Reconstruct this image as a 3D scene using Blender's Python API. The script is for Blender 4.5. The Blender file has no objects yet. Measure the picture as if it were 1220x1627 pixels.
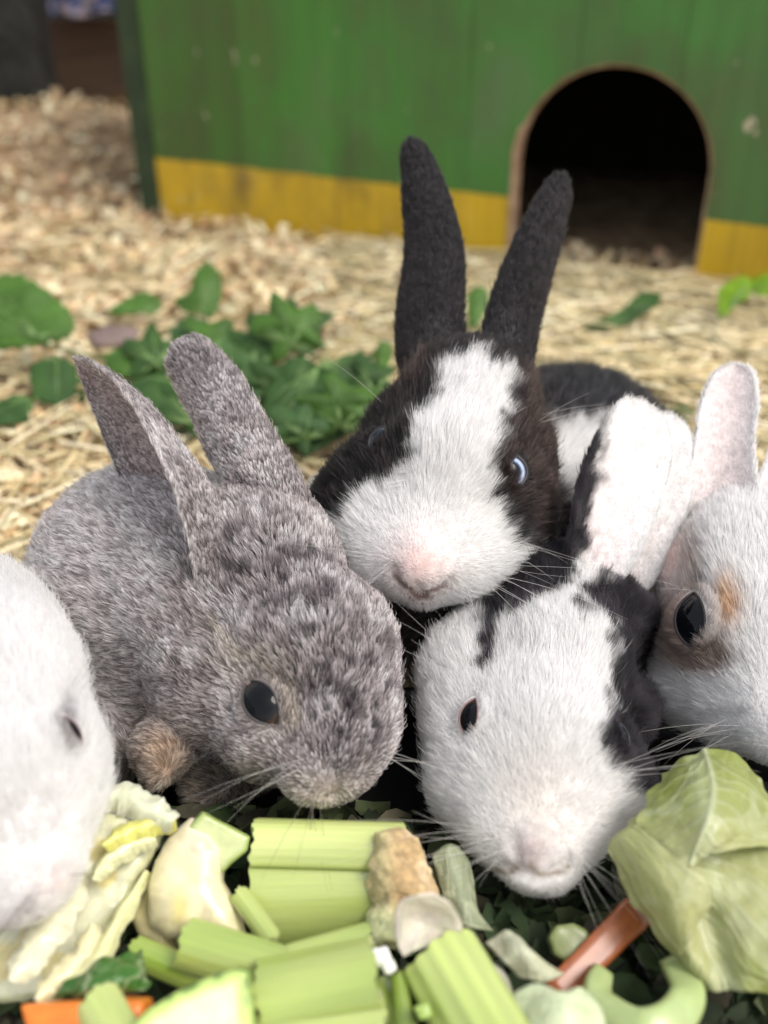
import bpy, math, random
import numpy as np
from mathutils import Vector, Matrix

R = math.radians
sc = bpy.context.scene
rng = np.random.default_rng(7)
random.seed(7)

# ------------------------------------------------------------------ camera, world, sun
H = 0.26
PITCH = R(32)
F = 1562.0                      # focal length in photo pixels (photo 1220 x 1627)
cam_d = bpy.data.cameras.new('camera')
cam = bpy.data.objects.new('camera', cam_d)
sc.collection.objects.link(cam)
sc.camera = cam
cam.location = (0, 0, H)
cam.rotation_euler = (math.pi / 2 - PITCH, 0, 0)
cam_d.sensor_fit = 'VERTICAL'
cam_d.sensor_height = 36.0
cam_d.lens = F / 1627 * 36.0
cam_d.clip_start = 0.01
cam_d.clip_end = 400
cam_d.dof.use_dof = True
cam_d.dof.focus_distance = 0.316
cam_d.dof.aperture_fstop = cam_d.lens / 5.8      # a 5.8 mm wide aperture

W = bpy.data.worlds.new("World")
sc.world = W
W.use_nodes = True
wn = W.node_tree
wn.nodes.clear()
sky = wn.nodes.new('ShaderNodeTexSky')
sky.sky_type = 'NISHITA'
sky.sun_disc = False
SUN_EL, SUN_AZ = R(56), R(118)   # azimuth from +Y towards +X
sky.sun_elevation = SUN_EL
sky.sun_rotation = SUN_AZ
sky.air_density = 1.0
sky.dust_density = 4.0
sky.ozone_density = 1.0
bg = wn.nodes.new('ShaderNodeBackground')
bg.inputs['Strength'].default_value = 0.13
wo = wn.nodes.new('ShaderNodeOutputWorld')
veil = wn.nodes.new('ShaderNodeMix')          # thin high cloud greys the blue of the sky
veil.data_type = 'RGBA'
veil.inputs[0].default_value = 0.62
veil.inputs[7].default_value = (4.6, 4.5, 4.4, 1)
wn.links.new(sky.outputs[0], veil.inputs[6])
wn.links.new(veil.outputs[2], bg.inputs[0])
wn.links.new(bg.outputs[0], wo.inputs[0])

sun_d = bpy.data.lights.new('sun', 'SUN')
sun_d.energy = 1.5
sun_d.angle = R(28)
sun_d.color = (1.0, 0.96, 0.9)
sun = bpy.data.objects.new('sun', sun_d)
sc.collection.objects.link(sun)
sdir = Vector((math.sin(SUN_AZ) * math.cos(SUN_EL), math.cos(SUN_AZ) * math.cos(SUN_EL), math.sin(SUN_EL)))
sun.rotation_euler = sdir.to_track_quat('Z', 'Y').to_euler()

sc.view_settings.view_transform = 'Standard'
sc.view_settings.look = 'None'
sc.view_settings.exposure = 0.92
sc.view_settings.gamma = 1.0
sc.view_settings.use_curve_mapping = False
sc.render.engine = 'CYCLES'
cy = sc.cycles
cy.max_bounces = 10
cy.diffuse_bounces = 4
cy.glossy_bounces = 4
cy.transmission_bounces = 8
cy.transparent_max_bounces = 8
cy.use_adaptive_sampling = True
cy.adaptive_threshold = 0.02
cy.use_denoising = True
cy.sample_clamp_indirect = 6.0
cy.caustics_reflective = False
cy.caustics_refractive = False
sc.cycles_curves.shape = 'RIBBONS'
sc.cycles_curves.subdivisions = 2
sc.render.hair_type = 'STRAND'

# ------------------------------------------------------------------ geometry helpers
CR, SR = math.cos(PITCH), math.sin(PITCH)
# camera frame (x right, y up, z forward) -> world
M3 = np.array([[1, 0, 0], [0, SR, CR], [0, CR, -SR]], float)   # columns: image of x, y, z


def c2w(p):
    p = np.asarray(p, float)
    return p @ M3.T + np.array([0, 0, H])


def dirw(v):
    v = np.asarray(v, float) @ M3.T
    return v / np.linalg.norm(v, axis=-1, keepdims=True)


def w2c(p):
    return (np.asarray(p, float) - np.array([0, 0, H])) @ M3


def C3(px, py, d):
    """camera-frame point behind photo pixel (px, py) at depth d"""
    return np.array([(px - 610) / F * d, (813.5 - py) / F * d, d])


def PD(px, py, d):
    return c2w(C3(px, py, d))


def PZ(px, py, z):
    """world point on the sight line of (px, py) at height z"""
    dz = SR - (813.5 - py) / F * CR
    return PD(px, py, (H - z) / dz)


def proj(pw):
    c = w2c(pw)
    return np.stack([610 + c[..., 0] / c[..., 2] * F, 813.5 - c[..., 1] / c[..., 2] * F], -1), c[..., 2]


def unit(v):
    v = np.asarray(v, float)
    return v / np.maximum(np.linalg.norm(v, axis=-1, keepdims=True), 1e-12)


def sstep(a, b, x):
    t = np.clip((x - a) / (b - a), 0, 1)
    return t * t * (3 - 2 * t)


_NT = rng.random((32, 32, 32)).astype(np.float32)


def vnoise(p, freq, off=0.0):
    q = np.asarray(p, np.float32) * freq + off
    i = np.floor(q).astype(int)
    f = q - i
    f = f * f * (3 - 2 * f)
    r = 0
    for dx in (0, 1):
        for dy in (0, 1):
            for dz in (0, 1):
                w = (f[..., 0] if dx else 1 - f[..., 0]) * (f[..., 1] if dy else 1 - f[..., 1]) * (f[..., 2] if dz else 1 - f[..., 2])
                r = r + w * _NT[(i[..., 0] + dx) % 32, (i[..., 1] + dy) % 32, (i[..., 2] + dz) % 32]
    return r * 2 - 1


def vnoise3(p, freq, off=0.0):
    return np.stack([vnoise(p, freq, off + 3.1), vnoise(p, freq, off + 11.7), vnoise(p, freq, off + 21.3)], -1)


def link(o, parent=None):
    sc.collection.objects.link(o)
    if parent is not None:
        o.parent = parent
    return o


def wloc(o):
    v = np.zeros(3)
    while o is not None:
        v = v + np.array(o.location)
        o = o.parent
    return v


def tag(o, label=None, cat=None, group=None, kind=None):
    if label:
        o['label'] = label
    if cat:
        o['category'] = cat
    if group:
        o['group'] = group
    if kind:
        o['kind'] = kind
    return o


def mk(name, verts, faces, mat, parent=None, smooth=True, lc=None, col=None):
    """one mesh object from world-space vertices; its origin sits at its base"""
    verts = np.asarray(verts, float)
    if parent is None:
        org = np.array([verts[:, 0].mean(), verts[:, 1].mean(), verts[:, 2].min()])
    else:
        org = wloc(parent)
    me = bpy.data.meshes.new(name)
    v = verts - org
    if isinstance(faces, np.ndarray):
        n = faces.shape[1]
        me.vertices.add(len(v))
        me.vertices.foreach_set('co', v.astype(np.float32).ravel())
        me.loops.add(faces.size)
        me.loops.foreach_set('vertex_index', faces.astype(np.int32).ravel())
        me.polygons.add(len(faces))
        me.polygons.foreach_set('loop_start', np.arange(0, faces.size, n, dtype=np.int32))
        me.update(calc_edges=True)
    else:
        me.from_pydata([tuple(x) for x in v], [], faces)
    me.polygons.foreach_set('use_smooth', np.full(len(me.polygons), smooth))
    if lc is not None:
        a = me.attributes.new('lc', 'FLOAT_VECTOR', 'POINT')
        a.data.foreach_set('vector', np.asarray(lc, np.float32).ravel())
    if col is not None:
        a = me.attributes.new('col', 'FLOAT_COLOR', 'POINT')
        c = np.ones((len(v), 4), np.float32)
        c[:, :3] = col
        a.data.foreach_set('color', c.ravel())
    me.update()
    me.validate()
    if mat is not None:
        me.materials.append(mat)
    o = bpy.data.objects.new(name, me)
    link(o, parent)
    if parent is None:
        o.location = org
    return o


def empty(name, loc, label=None, cat=None, group=None):
    o = bpy.data.objects.new(name, None)
    o.empty_display_size = 0.01
    link(o)
    o.location = loc
    return tag(o, label, cat, group)


def surface_nets(fn, lo, hi, h):
    lo = np.asarray(lo, float)
    hi = np.asarray(hi, float)
    n = np.maximum(np.ceil((hi - lo) / h).astype(int) + 1, 4)
    ax = [np.float32(lo[a]) + np.arange(n[a], dtype=np.float32) * np.float32(h) for a in range(3)]
    X, Y, Z = np.meshgrid(*ax, indexing='ij')
    v = fn(X, Y, Z)
    ins = v < 0
    c = [ins[dx:n[0] - 1 + dx, dy:n[1] - 1 + dy, dz:n[2] - 1 + dz] for dx in (0, 1) for dy in (0, 1) for dz in (0, 1)]
    s = sum(x.astype(np.int8) for x in c)
    act = (s > 0) & (s < 8)
    ci = np.argwhere(act)
    idx = np.full(act.shape, -1, np.int64)
    idx[act] = np.arange(len(ci))
    acc = np.zeros((len(ci), 3))
    cnt = np.zeros(len(ci))
    corners = [(dx, dy, dz) for dx in (0, 1) for dy in (0, 1) for dz in (0, 1)]
    for a in corners:
        for b in corners:
            if sum(abs(a[k] - b[k]) for k in range(3)) == 1 and a < b:
                va = v[ci[:, 0] + a[0], ci[:, 1] + a[1], ci[:, 2] + a[2]]
                vb = v[ci[:, 0] + b[0], ci[:, 1] + b[1], ci[:, 2] + b[2]]
                m = (va < 0) != (vb < 0)
                t = np.where(m, va / np.where(m, va - vb, 1), 0)
                p = np.array(a) + t[:, None] * (np.array(b) - np.array(a))
                acc += np.where(m[:, None], p, 0)
                cnt += m
    V = lo + (ci + acc / cnt[:, None]) * h
    Q = []
    for ax_ in range(3):
        o1, o2 = (ax_ + 1) % 3, (ax_ + 2) % 3
        sl0 = [slice(None)] * 3
        sl1 = [slice(None)] * 3
        sl0[ax_] = slice(0, -1)
        sl1[ax_] = slice(1, None)
        a, b = ins[tuple(sl0)], ins[tuple(sl1)]
        e = np.argwhere(a != b)
        ok = (e[:, o1] > 0) & (e[:, o2] > 0) & (e[:, o1] < n[o1] - 1) & (e[:, o2] < n[o2] - 1)
        e = e[ok]
        flip = a[e[:, 0], e[:, 1], e[:, 2]]

        def cell(d1, d2):
            q = e.copy()
            q[:, o1] -= d1
            q[:, o2] -= d2
            return idx[q[:, 0], q[:, 1], q[:, 2]]
        q = np.stack([cell(1, 1), cell(0, 1), cell(0, 0), cell(1, 0)], 1)
        q = np.where(flip[:, None], q, q[:, ::-1])
        Q.append(q)
    return V, np.concatenate(Q)


def smin(a, b, k):
    h = np.maximum(k - np.abs(a - b), 0) / k
    return np.minimum(a, b) - h * h * k * 0.25


def catmull(pts, n):
    pts = np.asarray(pts, float)
    P = np.vstack([2 * pts[0] - pts[1], pts, 2 * pts[-1] - pts[-2]])
    out = []
    m = len(pts) - 1
    for t in np.linspace(0, m, n):
        i = min(int(t), m - 1)
        f = t - i
        p0, p1, p2, p3 = P[i:i + 4]
        out.append(0.5 * ((2 * p1) + (-p0 + p2) * f + (2 * p0 - 5 * p1 + 4 * p2 - p3) * f * f + (-p0 + 3 * p1 - 3 * p2 + p3) * f ** 3))
    return np.array(out)


def tube(pts, rad, ns=6):
    pts = np.asarray(pts, float)
    n = len(pts)
    rad = np.broadcast_to(rad, (n,))
    T = unit(np.gradient(pts, axis=0))
    up = np.array([0, 0, 1.0]) if abs(T[0][2]) < 0.9 else np.array([1.0, 0, 0])
    V, Fc = [], []
    for i in range(n):
        s = unit(np.cross(T[i], up))
        b = np.cross(s, T[i])
        for k in range(ns):
            a = 2 * math.pi * k / ns
            V.append(pts[i] + rad[i] * (math.cos(a) * s + math.sin(a) * b))
    for i in range(n - 1):
        for k in range(ns):
            Fc.append((i * ns + k, i * ns + (k + 1) % ns, (i + 1) * ns + (k + 1) % ns, (i + 1) * ns + k))
    Fc.append(tuple(range(ns - 1, -1, -1)))
    Fc.append(tuple(range((n - 1) * ns, n * ns)))
    return V, Fc


# ------------------------------------------------------------------ materials
class NT:
    def __init__(s, name):
        s.m = bpy.data.materials.new(name)
        s.m.use_nodes = True
        s.t = s.m.node_tree
        s.b = s.t.nodes['Principled BSDF']

    def n(s, typ, **kw):
        nd = s.t.nodes.new(typ)
        for k, v in kw.items():
            if k.startswith('i_'):
                nd.inputs[k[2:].replace('_', ' ')].default_value = v
            else:
                setattr(nd, k, v)
        return nd

    def l(s, a, b):
        s.t.links.new(a, b)

    def coord(s, kind='Object', scale=(1, 1, 1)):
        if kind == 'lc':
            a = s.n('ShaderNodeAttribute', attribute_name='lc').outputs['Vector']
        else:
            a = s.n('ShaderNodeTexCoord').outputs[kind]
        mp = s.n('ShaderNodeMapping')
        mp.inputs['Scale'].default_value = scale
        s.l(a, mp.inputs['Vector'])
        return mp.outputs[0]

    def noise(s, vec, scale, detail=4, rough=0.55, dist=0):
        nd = s.n('ShaderNodeTexNoise')
        nd.inputs['Scale'].default_value = scale
        nd.inputs['Detail'].default_value = detail
        nd.inputs['Roughness'].default_value = rough
        nd.inputs['Distortion'].default_value = dist
        s.l(vec, nd.inputs['Vector'])
        return nd.outputs['Fac']

    def ramp(s, fac, stops):
        nd = s.n('ShaderNodeValToRGB')
        e = nd.color_ramp.elements
        e[0].position, e[0].color = stops[0][0], (*stops[0][1], 1)
        e[1].position, e[1].color = stops[-1][0], (*stops[-1][1], 1)
        for p, c in stops[1:-1]:
            x = e.new(p)
            x.color = (*c, 1)
        s.l(fac, nd.inputs[0])
        return nd.outputs[0]

    def mix(s, fac, a, b, mode='MIX'):
        nd = s.n('ShaderNodeMix', data_type='RGBA', blend_type=mode)
        for sock, v in ((nd.inputs[0], fac), (nd.inputs[6], a), (nd.inputs[7], b)):
            if isinstance(v, (int, float)):
                sock.default_value = v
            elif isinstance(v, tuple):
                sock.default_value = (*v, 1)
            else:
                s.l(v, sock)
        return nd.outputs[2]

    def bump(s, hgt, strength, dist=0.001):
        nd = s.n('ShaderNodeBump')
        nd.inputs['Strength'].default_value = strength
        nd.inputs['Distance'].default_value = dist
        s.l(hgt, nd.inputs['Height'])
        s.l(nd.outputs[0], s.b.inputs['Normal'])

    def set(s, **kw):
        for k, v in kw.items():
            s.b.inputs[k.replace('_', ' ')].default_value = v
        return s


def gray(v):
    return (v, v, v)


def mat_noise(name, stops, scale, kind='Object', stretch=(1, 1, 1), rough=0.6, bump=0.2, bdist=0.0005, sss=0.0, srad=(0.004, 0.003, 0.001), spec=0.5, coat=0.0):
    s = NT(name)
    c = s.coord(kind, stretch)
    f = s.noise(c, scale)
    s.l(s.ramp(f, stops), s.b.inputs['Base Color'])
    s.set(Roughness=rough)
    s.b.inputs['Specular IOR Level'].default_value = spec
    s.b.inputs['Coat Weight'].default_value = coat
    s.b.inputs['Coat Roughness'].default_value = 0.15
    if sss:
        s.b.inputs['Subsurface Weight'].default_value = sss
        s.b.inputs['Subsurface Radius'].default_value = srad
        s.b.inputs['Subsurface Scale'].default_value = 1.0
    if bump:
        s.bump(s.noise(c, scale * 3), bump, bdist)
    return s.m


def mat_attr(name, rough=0.6, sss=0.0, bumps=0.0, bscale=400):
    s = NT(name)
    a = s.n('ShaderNodeAttribute', attribute_name='col')
    c = s.coord('Object')
    f = s.ramp(s.noise(c, bscale * 0.5), [(0.3, gray(0.75)), (0.7, gray(1.15))])
    s.l(s.mix(1.0, a.outputs['Color'], f, 'MULTIPLY'), s.b.inputs['Base Color'])
    s.set(Roughness=rough)
    if sss:
        s.b.inputs['Subsurface Weight'].default_value = sss
        s.b.inputs['Subsurface Radius'].default_value = (0.004, 0.003, 0.0012)
    if bumps:
        s.bump(s.noise(c, bscale), bumps, 0.0005)
    return s.m


def two_sided_leaf(name, stops, scale, rough=0.62, trans=0.35, kind='lc', veins=0.0):
    s = NT(name)
    c = s.coord(kind)
    f = s.noise(c, scale)
    colr = s.ramp(f, stops)
    s.l(colr, s.b.inputs['Base Color'])
    s.set(Roughness=rough)
    s.bump(s.noise(c, scale * 4), 0.35, 0.0006)
    tr = s.n('ShaderNodeBsdfTranslucent')
    s.l(colr, tr.inputs['Color'])
    mx = s.n('ShaderNodeMixShader')
    mx.inputs[0].default_value = trans
    out = s.t.nodes['Material Output']
    s.l(s.b.outputs[0], mx.inputs[1])
    s.l(tr.outputs[0], mx.inputs[2])
    s.l(mx.outputs[0], out.inputs[0])
    return s.m


# ------------------------------------------------------------------ setting: ground
def ground_h(x, y):
    """gentle unevenness of the litter, with a heap at the back left"""
    x = np.asarray(x, float)
    y = np.asarray(y, float)
    p = np.stack([x, y, x * 0], -1)
    z = 0.006 * vnoise(p, 9) + 0.004 * vnoise(p, 25, 5)
    z = z + 0.062 * np.exp(-(((x + 0.40) / 0.20) ** 2 + ((y - 1.18) / 0.13) ** 2))
    z = z * sstep(0.25, 0.5, y)
    return z


m_ground = mat_noise('litter_soil', [(0.3, (0.16, 0.105, 0.055)), (0.55, (0.36, 0.25, 0.14)), (0.75, (0.5, 0.38, 0.23))], 60, rough=0.9, bump=0.6, bdist=0.003)
gx = np.concatenate([[-60, -10, -2], np.linspace(-0.9, 0.9, 61), [2, 10, 60]])
gy = np.concatenate([[-60, -5, -0.6], np.linspace(-0.1, 1.7, 61), [3, 10, 60]])
GX, GY = np.meshgrid(gx, gy, indexing='ij')
GV = np.stack([GX, GY, ground_h(GX, GY) - 0.006], -1).reshape(-1, 3)
ny = len(gy)
gf = np.array([(i * ny + j, (i + 1) * ny + j, (i + 1) * ny + j + 1, i * ny + j + 1) for i in range(len(gx) - 1) for j in range(ny - 1)])
g = mk('ground', GV, gf, m_ground)
tag(g, kind='structure')

# wall plane of the hutch: from the foot pixels of its front
WA = PZ(228, 333, 0.0)
WB = PZ(1220, 468, 0.0)
WA[2] = WB[2] = 0
wdir = unit(WB - WA)
wnrm = unit(np.cross(wdir, [0, 0, 1]))         # towards the camera
if wnrm[1] > 0:
    wnrm = -wnrm


def on_wall(px, py):
    o = np.array([0, 0, H])
    r = dirw([(px - 610) / F, (813.5 - py) / F, 1])
    t = np.dot(WA - o, wnrm) / np.dot(r, wnrm)
    p = o + r * t
    return np.dot(p - WA, wdir), p[2]


# ---- litter: shavings and straw (nobody could count them)
def litter():
    cols, V, Fc = [], [], []
    pal = np.array([(0.62, 0.46, 0.29), (0.70, 0.55, 0.37), (0.52, 0.36, 0.21), (0.76, 0.64, 0.47), (0.60, 0.40, 0.25), (0.45, 0.31, 0.17), (0.66, 0.54, 0.38)])
    nflake = 30000
    k = 0
    while k < nflake:
        px = random.uniform(-150, 1370)
        py = 100 + 1000 * random.random() ** 0.8
        p = PZ(px, py, 0.0)
        if py < 120 or p[1] > 1.6 or p[1] < 0.2:
            continue
        side = np.dot(p - WA, wnrm)
        s_al = np.dot(p - WA, wdir)
        if side < -0.0 and s_al > -0.005:
            if not (0.2 < s_al < 0.6 and side > -0.06):
                continue
        k += 1
        lo = p[1] < 0.36
        L = random.uniform(0.004, 0.013) * (0.8 if lo else (1.0 if p[1] < 0.7 else 1.1))
        wd = L * random.uniform(0.3, 0.8)
        curl = random.uniform(-1, 1) * 0.9
        yaw = random.uniform(0, 2 * math.pi)
        tilt = random.gauss(0, 0.45)
        roll = random.gauss(0, 0.5)
        Rm = np.array(Matrix.Rotation(yaw, 3, 'Z') @ Matrix.Rotation(tilt, 3, 'Y') @ Matrix.Rotation(roll, 3, 'X'))
        z0 = float(ground_h(p[0], p[1])) + random.uniform(-0.004, 0.007)
        b = len(V)
        for i in range(3):
            t = (i - 1) * 0.5
            for j in (-0.5, 0.5):
                q = np.array([L * t, wd * j * (1 - 0.35 * abs(t) * random.random()), L * curl * t * t + random.uniform(-1, 1) * 0.0006])
                V.append(Rm @ q + (p[0], p[1], z0))
        Fc += [(b, b + 2, b + 3, b + 1), (b + 2, b + 4, b + 5, b + 3)]
        c = pal[random.randrange(len(pal))] * random.uniform(0.95, 1.3)
        c = c * np.array([1.0, 1.05, 0.98])
        if random.random() < 0.04:
            c = np.array((0.72, 0.45, 0.28))
        cols += [c] * 6
    o = mk('wood_shavings', V, np.array(Fc), mat_attr('shaving_wood', 0.75, bscale=900), smooth=False, col=np.clip(cols, 0, 0.85))
    tag(o, 'pale curled wood shavings scattered over the ground', 'wood shavings', kind='stuff')
    # straw
    V, Fc, cols = [], [], []
    pal = np.array([(0.60, 0.49, 0.27), (0.70, 0.58, 0.36), (0.50, 0.41, 0.21), (0.42, 0.37, 0.20), (0.74, 0.65, 0.45)])
    k = 0
    while k < 4200:
        px = random.uniform(-100, 1370) if random.random() < 0.35 else random.uniform(560, 1370)
        py = random.uniform(360, 1000)
        if px > 560 and random.random() < 0.5:
            py = random.uniform(380, 640)
        p = PZ(px, py, 0.0)
        if np.dot(p - WA, wnrm) < 0.012 and np.dot(p - WA, wdir) > 0:
            continue
        k += 1
        L = random.uniform(0.02, 0.085)
        yaw = random.gauss(2.6, 0.6) if px > 560 else random.uniform(0, math.pi)
        r = random.uniform(0.0005, 0.0016)
        d = np.array([math.cos(yaw), math.sin(yaw), random.gauss(0, 0.1)])
        bend = np.array([random.gauss(0, 0.1), random.gauss(0, 0.1), random.uniform(-0.1, 0.12)])
        z0 = float(ground_h(p[0], p[1])) + random.uniform(0.002, 0.012)
        ts = np.linspace(-0.5, 0.5, 4)
        pts = [np.array([p[0], p[1], z0]) + d * L * t + bend * L * (t * t) for t in ts]
        v, f = tube(pts, [r, r, r, r * 0.7], 4)
        b = len(V)
        V += v
        Fc += [tuple(b + i for i in q) for q in f]
        c = pal[random.randrange(len(pal))] * random.uniform(0.95, 1.25)
        cols += [c] * len(v)
    o = mk('straw', V, Fc, mat_attr('straw_stalk', 0.55, bscale=300), smooth=True, col=np.clip(cols, 0, 0.85))
    tag(o, 'dry yellow straw strewn over the shavings before the hutch', 'straw', kind='stuff')


litter()


# ------------------------------------------------------------------ the green and yellow hutch
def box_verts(o, a, b, c):
    o, a, b, c = map(np.asarray, (o, a, b, c))
    return [o, o + a, o + a + b, o + b, o + c, o + a + c, o + a + b + c, o + b + c]


BOXF = [(3, 2, 1, 0), (4, 5, 6, 7), (0, 1, 5, 4), (1, 2, 6, 5), (2, 3, 7, 6), (3, 0, 4, 7)]


def fixbox(V):
    V = np.array(V)
    c = np.linalg.det(np.stack([V[1] - V[0], V[3] - V[0], V[4] - V[0]]))
    return BOXF if c > 0 else [tuple(reversed(f)) for f in BOXF]


def hutch():
    root = empty('rabbit_hutch', tuple(WA), 'weathered green wooden hutch with yellow base stripe and arched black entrance hole', 'rabbit hutch')
    # painted boards: green above, yellow stripe below; 'lc' = (along, thickness, height)
    s = NT('hutch_paint')
    lc = s.n('ShaderNodeAttribute', attribute_name='lc').outputs['Vector']
    sep = s.n('ShaderNodeSeparateXYZ')
    s.l(lc, sep.inputs[0])

    def mp(scale):
        m_ = s.n('ShaderNodeMapping')
        m_.inputs['Scale'].default_value = scale
        s.l(lc, m_.inputs['Vector'])
        return m_.outputs[0]
    big = s.noise(mp((9, 1, 4.5)), 1.0, 3)
    strk = s.noise(mp((90, 1, 4)), 1.0, 4)
    green = s.ramp(big, [(0.30, (0.070, 0.105, 0.022)), (0.45, (0.055, 0.155, 0.022)), (0.58, (0.048, 0.205, 0.020)), (0.75, (0.080, 0.190, 0.040))])
    green = s.mix(1.0, green, s.ramp(strk, [(0.3, gray(0.88)), (0.7, gray(1.06))]), 'MULTIPLY')
    yel = s.ramp(s.noise(mp((25, 1, 14)), 1.0, 4), [(0.3, (0.50, 0.33, 0.022)), (0.6, (0.66, 0.43, 0.016)), (0.85, (0.70, 0.49, 0.07))])
    yel = s.mix(1.0, yel, s.ramp(strk, [(0.3, gray(0.8)), (0.7, gray(1.1))]), 'MULTIPLY')
    # dirt and bare chips
    def math_(op, a, b):
        n_ = s.n('ShaderNodeMath', operation=op)
        for i, v in enumerate((a, b)):
            if isinstance(v, (int, float)):
                n_.inputs[i].default_value = v
            else:
                s.l(v, n_.inputs[i])
        return n_.outputs[0]
    wob = math_('MULTIPLY', math_('SUBTRACT', s.noise(mp((60, 1, 10)), 1.0, 3), 0.5), 0.004)
    zz = math_('ADD', sep.outputs[2], wob)
    edge = math_('MULTIPLY', math_('SUBTRACT', zz, 0.0505), 900)
    fac = s.n('ShaderNodeClamp')
    s.l(edge, fac.inputs[0])
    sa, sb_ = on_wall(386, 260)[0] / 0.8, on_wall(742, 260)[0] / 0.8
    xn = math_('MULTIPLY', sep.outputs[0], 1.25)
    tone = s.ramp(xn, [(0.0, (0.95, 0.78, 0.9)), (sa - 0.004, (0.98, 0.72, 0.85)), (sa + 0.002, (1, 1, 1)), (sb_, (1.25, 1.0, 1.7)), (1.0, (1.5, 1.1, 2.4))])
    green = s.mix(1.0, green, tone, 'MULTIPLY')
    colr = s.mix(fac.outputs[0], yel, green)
    chips = s.ramp(s.noise(mp((70, 1, 38)), 1.0, 5, 0.6), [(0.655, gray(0)), (0.69, gray(1))])
    colr = s.mix(chips, colr, (0.52, 0.46, 0.34))
    dirt = s.ramp(s.noise(mp((14, 1, 8)), 1.0, 5, 0.65), [(0.50, gray(0)), (0.72, gray(0.6))])
    colr = s.mix(dirt, colr, (0.075, 0.062, 0.035))
    s.l(colr, s.b.inputs['Base Color'])
    s.set(Roughness=0.5)
    s.bump(strk, 0.25, 0.001)
    paint = s.m
    bare = mat_noise('bare_wood_edge', [(0.3, (0.22, 0.13, 0.07)), (0.7, (0.46, 0.32, 0.21))], 70, rough=0.8)
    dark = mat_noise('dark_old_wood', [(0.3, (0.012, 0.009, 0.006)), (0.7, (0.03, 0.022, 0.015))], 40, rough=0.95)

    s0, _ = on_wall(818, 290)
    s1, _ = on_wall(1128, 290)
    _, zt = on_wall(985, 103)
    cx, rx = (s0 + s1) / 2, (s1 - s0) / 2
    ry = rx * 0.98
    zc = zt - ry

    def hole(sv):
        """height of the hole's edge at s, or None"""
        u = (sv - cx) / rx
        if abs(u) >= 1:
            return None
        return zc + ry * math.sqrt(max(0, 1 - u * u))
    TH = 0.011
    TOP = 0.31
    joints = [on_wall(x, 260)[0] for x in (247, 386, 556, 742, 905, 1062)] + [0.0]
    joints = joints[:6]
    joints += [joints[-1] + 0.085, joints[-1] + 0.17, joints[-1] + 0.255]
    gap = 0.00022
    for bi in range(len(joints) - 1):
        a, b = joints[bi] + gap, joints[bi + 1] - gap
        prd = random.uniform(-0.0003, 0.0003)
        ss = list(np.linspace(a, b, 25))
        for e in (s0, s1):
            if a < e < b:
                ss += [e - 1e-5, e + 1e-5]
        ss = sorted(ss)
        V, Fc, L = [], [], []
        for sv in ss:
            hb = hole(sv)
            zb = -0.02 if hb is None else hb
            for (zz_, off) in ((zb, 0), (TOP, 0), (TOP, TH), (zb, TH)):
                V.append(WA + wdir * sv + np.array([0, 0, zz_]) - wnrm * (off + prd))
                L.append((sv, off, zz_))
        for i in range(len(ss) - 1):
            for k in range(4):
                Fc.append((i * 4 + k, i * 4 + (k + 1) % 4, i * 4 + 4 + (k + 1) % 4, i * 4 + 4 + k))
        Fc.append((3, 2, 1, 0))
        e = (len(ss) - 1) * 4
        Fc.append((e, e + 1, e + 2, e + 3))
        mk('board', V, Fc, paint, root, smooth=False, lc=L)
    # backing behind the boards keeps the joints dark (left and right of the hole)
    for a, b in ((0.004, s0 - 0.004), (s1 + 0.004, joints[-1])):
        V = box_verts(WA + wdir * a - wnrm * (TH + 0.0015), wdir * (b - a), np.array([0, 0, TOP]), -wnrm * 0.004)
        mk('backing_batten', V, fixbox(V), dark, root, smooth=False)
    # worn rim of bare wood round the hole
    angs = np.linspace(0, math.pi, 40)
    prof = [(rx * math.cos(t), zc + ry * math.sin(t)) for t in angs]
    prof = [(rx, -0.01), (rx, zc * 0.5)] + prof + [(-rx, zc * 0.5), (-rx, -0.01)]
    V, Fc = [], []
    cen = np.array([0, zc * 0.7])
    for i, (u, z) in enumerate(prof):
        n2 = np.array([u, max(z - zc, 0.0)])
        n2 = n2 / max(np.linalg.norm(n2), 1e-6)
        wv = 0.0007 + 0.0005 * math.sin(i * 1.7) * math.sin(i * 0.6) + (0.0030 if u < -0.93 * rx else 0.0)
        for (rad, off) in ((wv, -0.0012), (-0.0012, -0.0006), (-0.0016, TH * 0.6), (-0.0012, TH + 0.001)):
            q = WA + wdir * (cx + u + n2[0] * rad) + np.array([0, 0, z + n2[1] * rad]) - wnrm * off
            V.append(q)
    for i in range(len(prof) - 1):
        for k in range(3):
            Fc.append((i * 4 + k, i * 4 + k + 1, i * 4 + 5 + k, i * 4 + 4 + k))
    mk('hole_rim', V, Fc, bare, root)
    # corner post, sides, back, roof, floor inside
    edge_m = mat_noise('dark_green_edge', [(0.3, (0.012, 0.03, 0.010)), (0.7, (0.03, 0.06, 0.02))], 60, rough=0.7)
    V = box_verts(WA + wdir * (-0.002) + wnrm * 0.001, wdir * (joints[0] - gap * 0.5 + 0.002), np.array([0, 0, TOP]), -wnrm * 0.02)
    mk('corner_post', V, fixbox(V), edge_m, root, smooth=False)
    E = joints[-1]
    dp = 0.34
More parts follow.
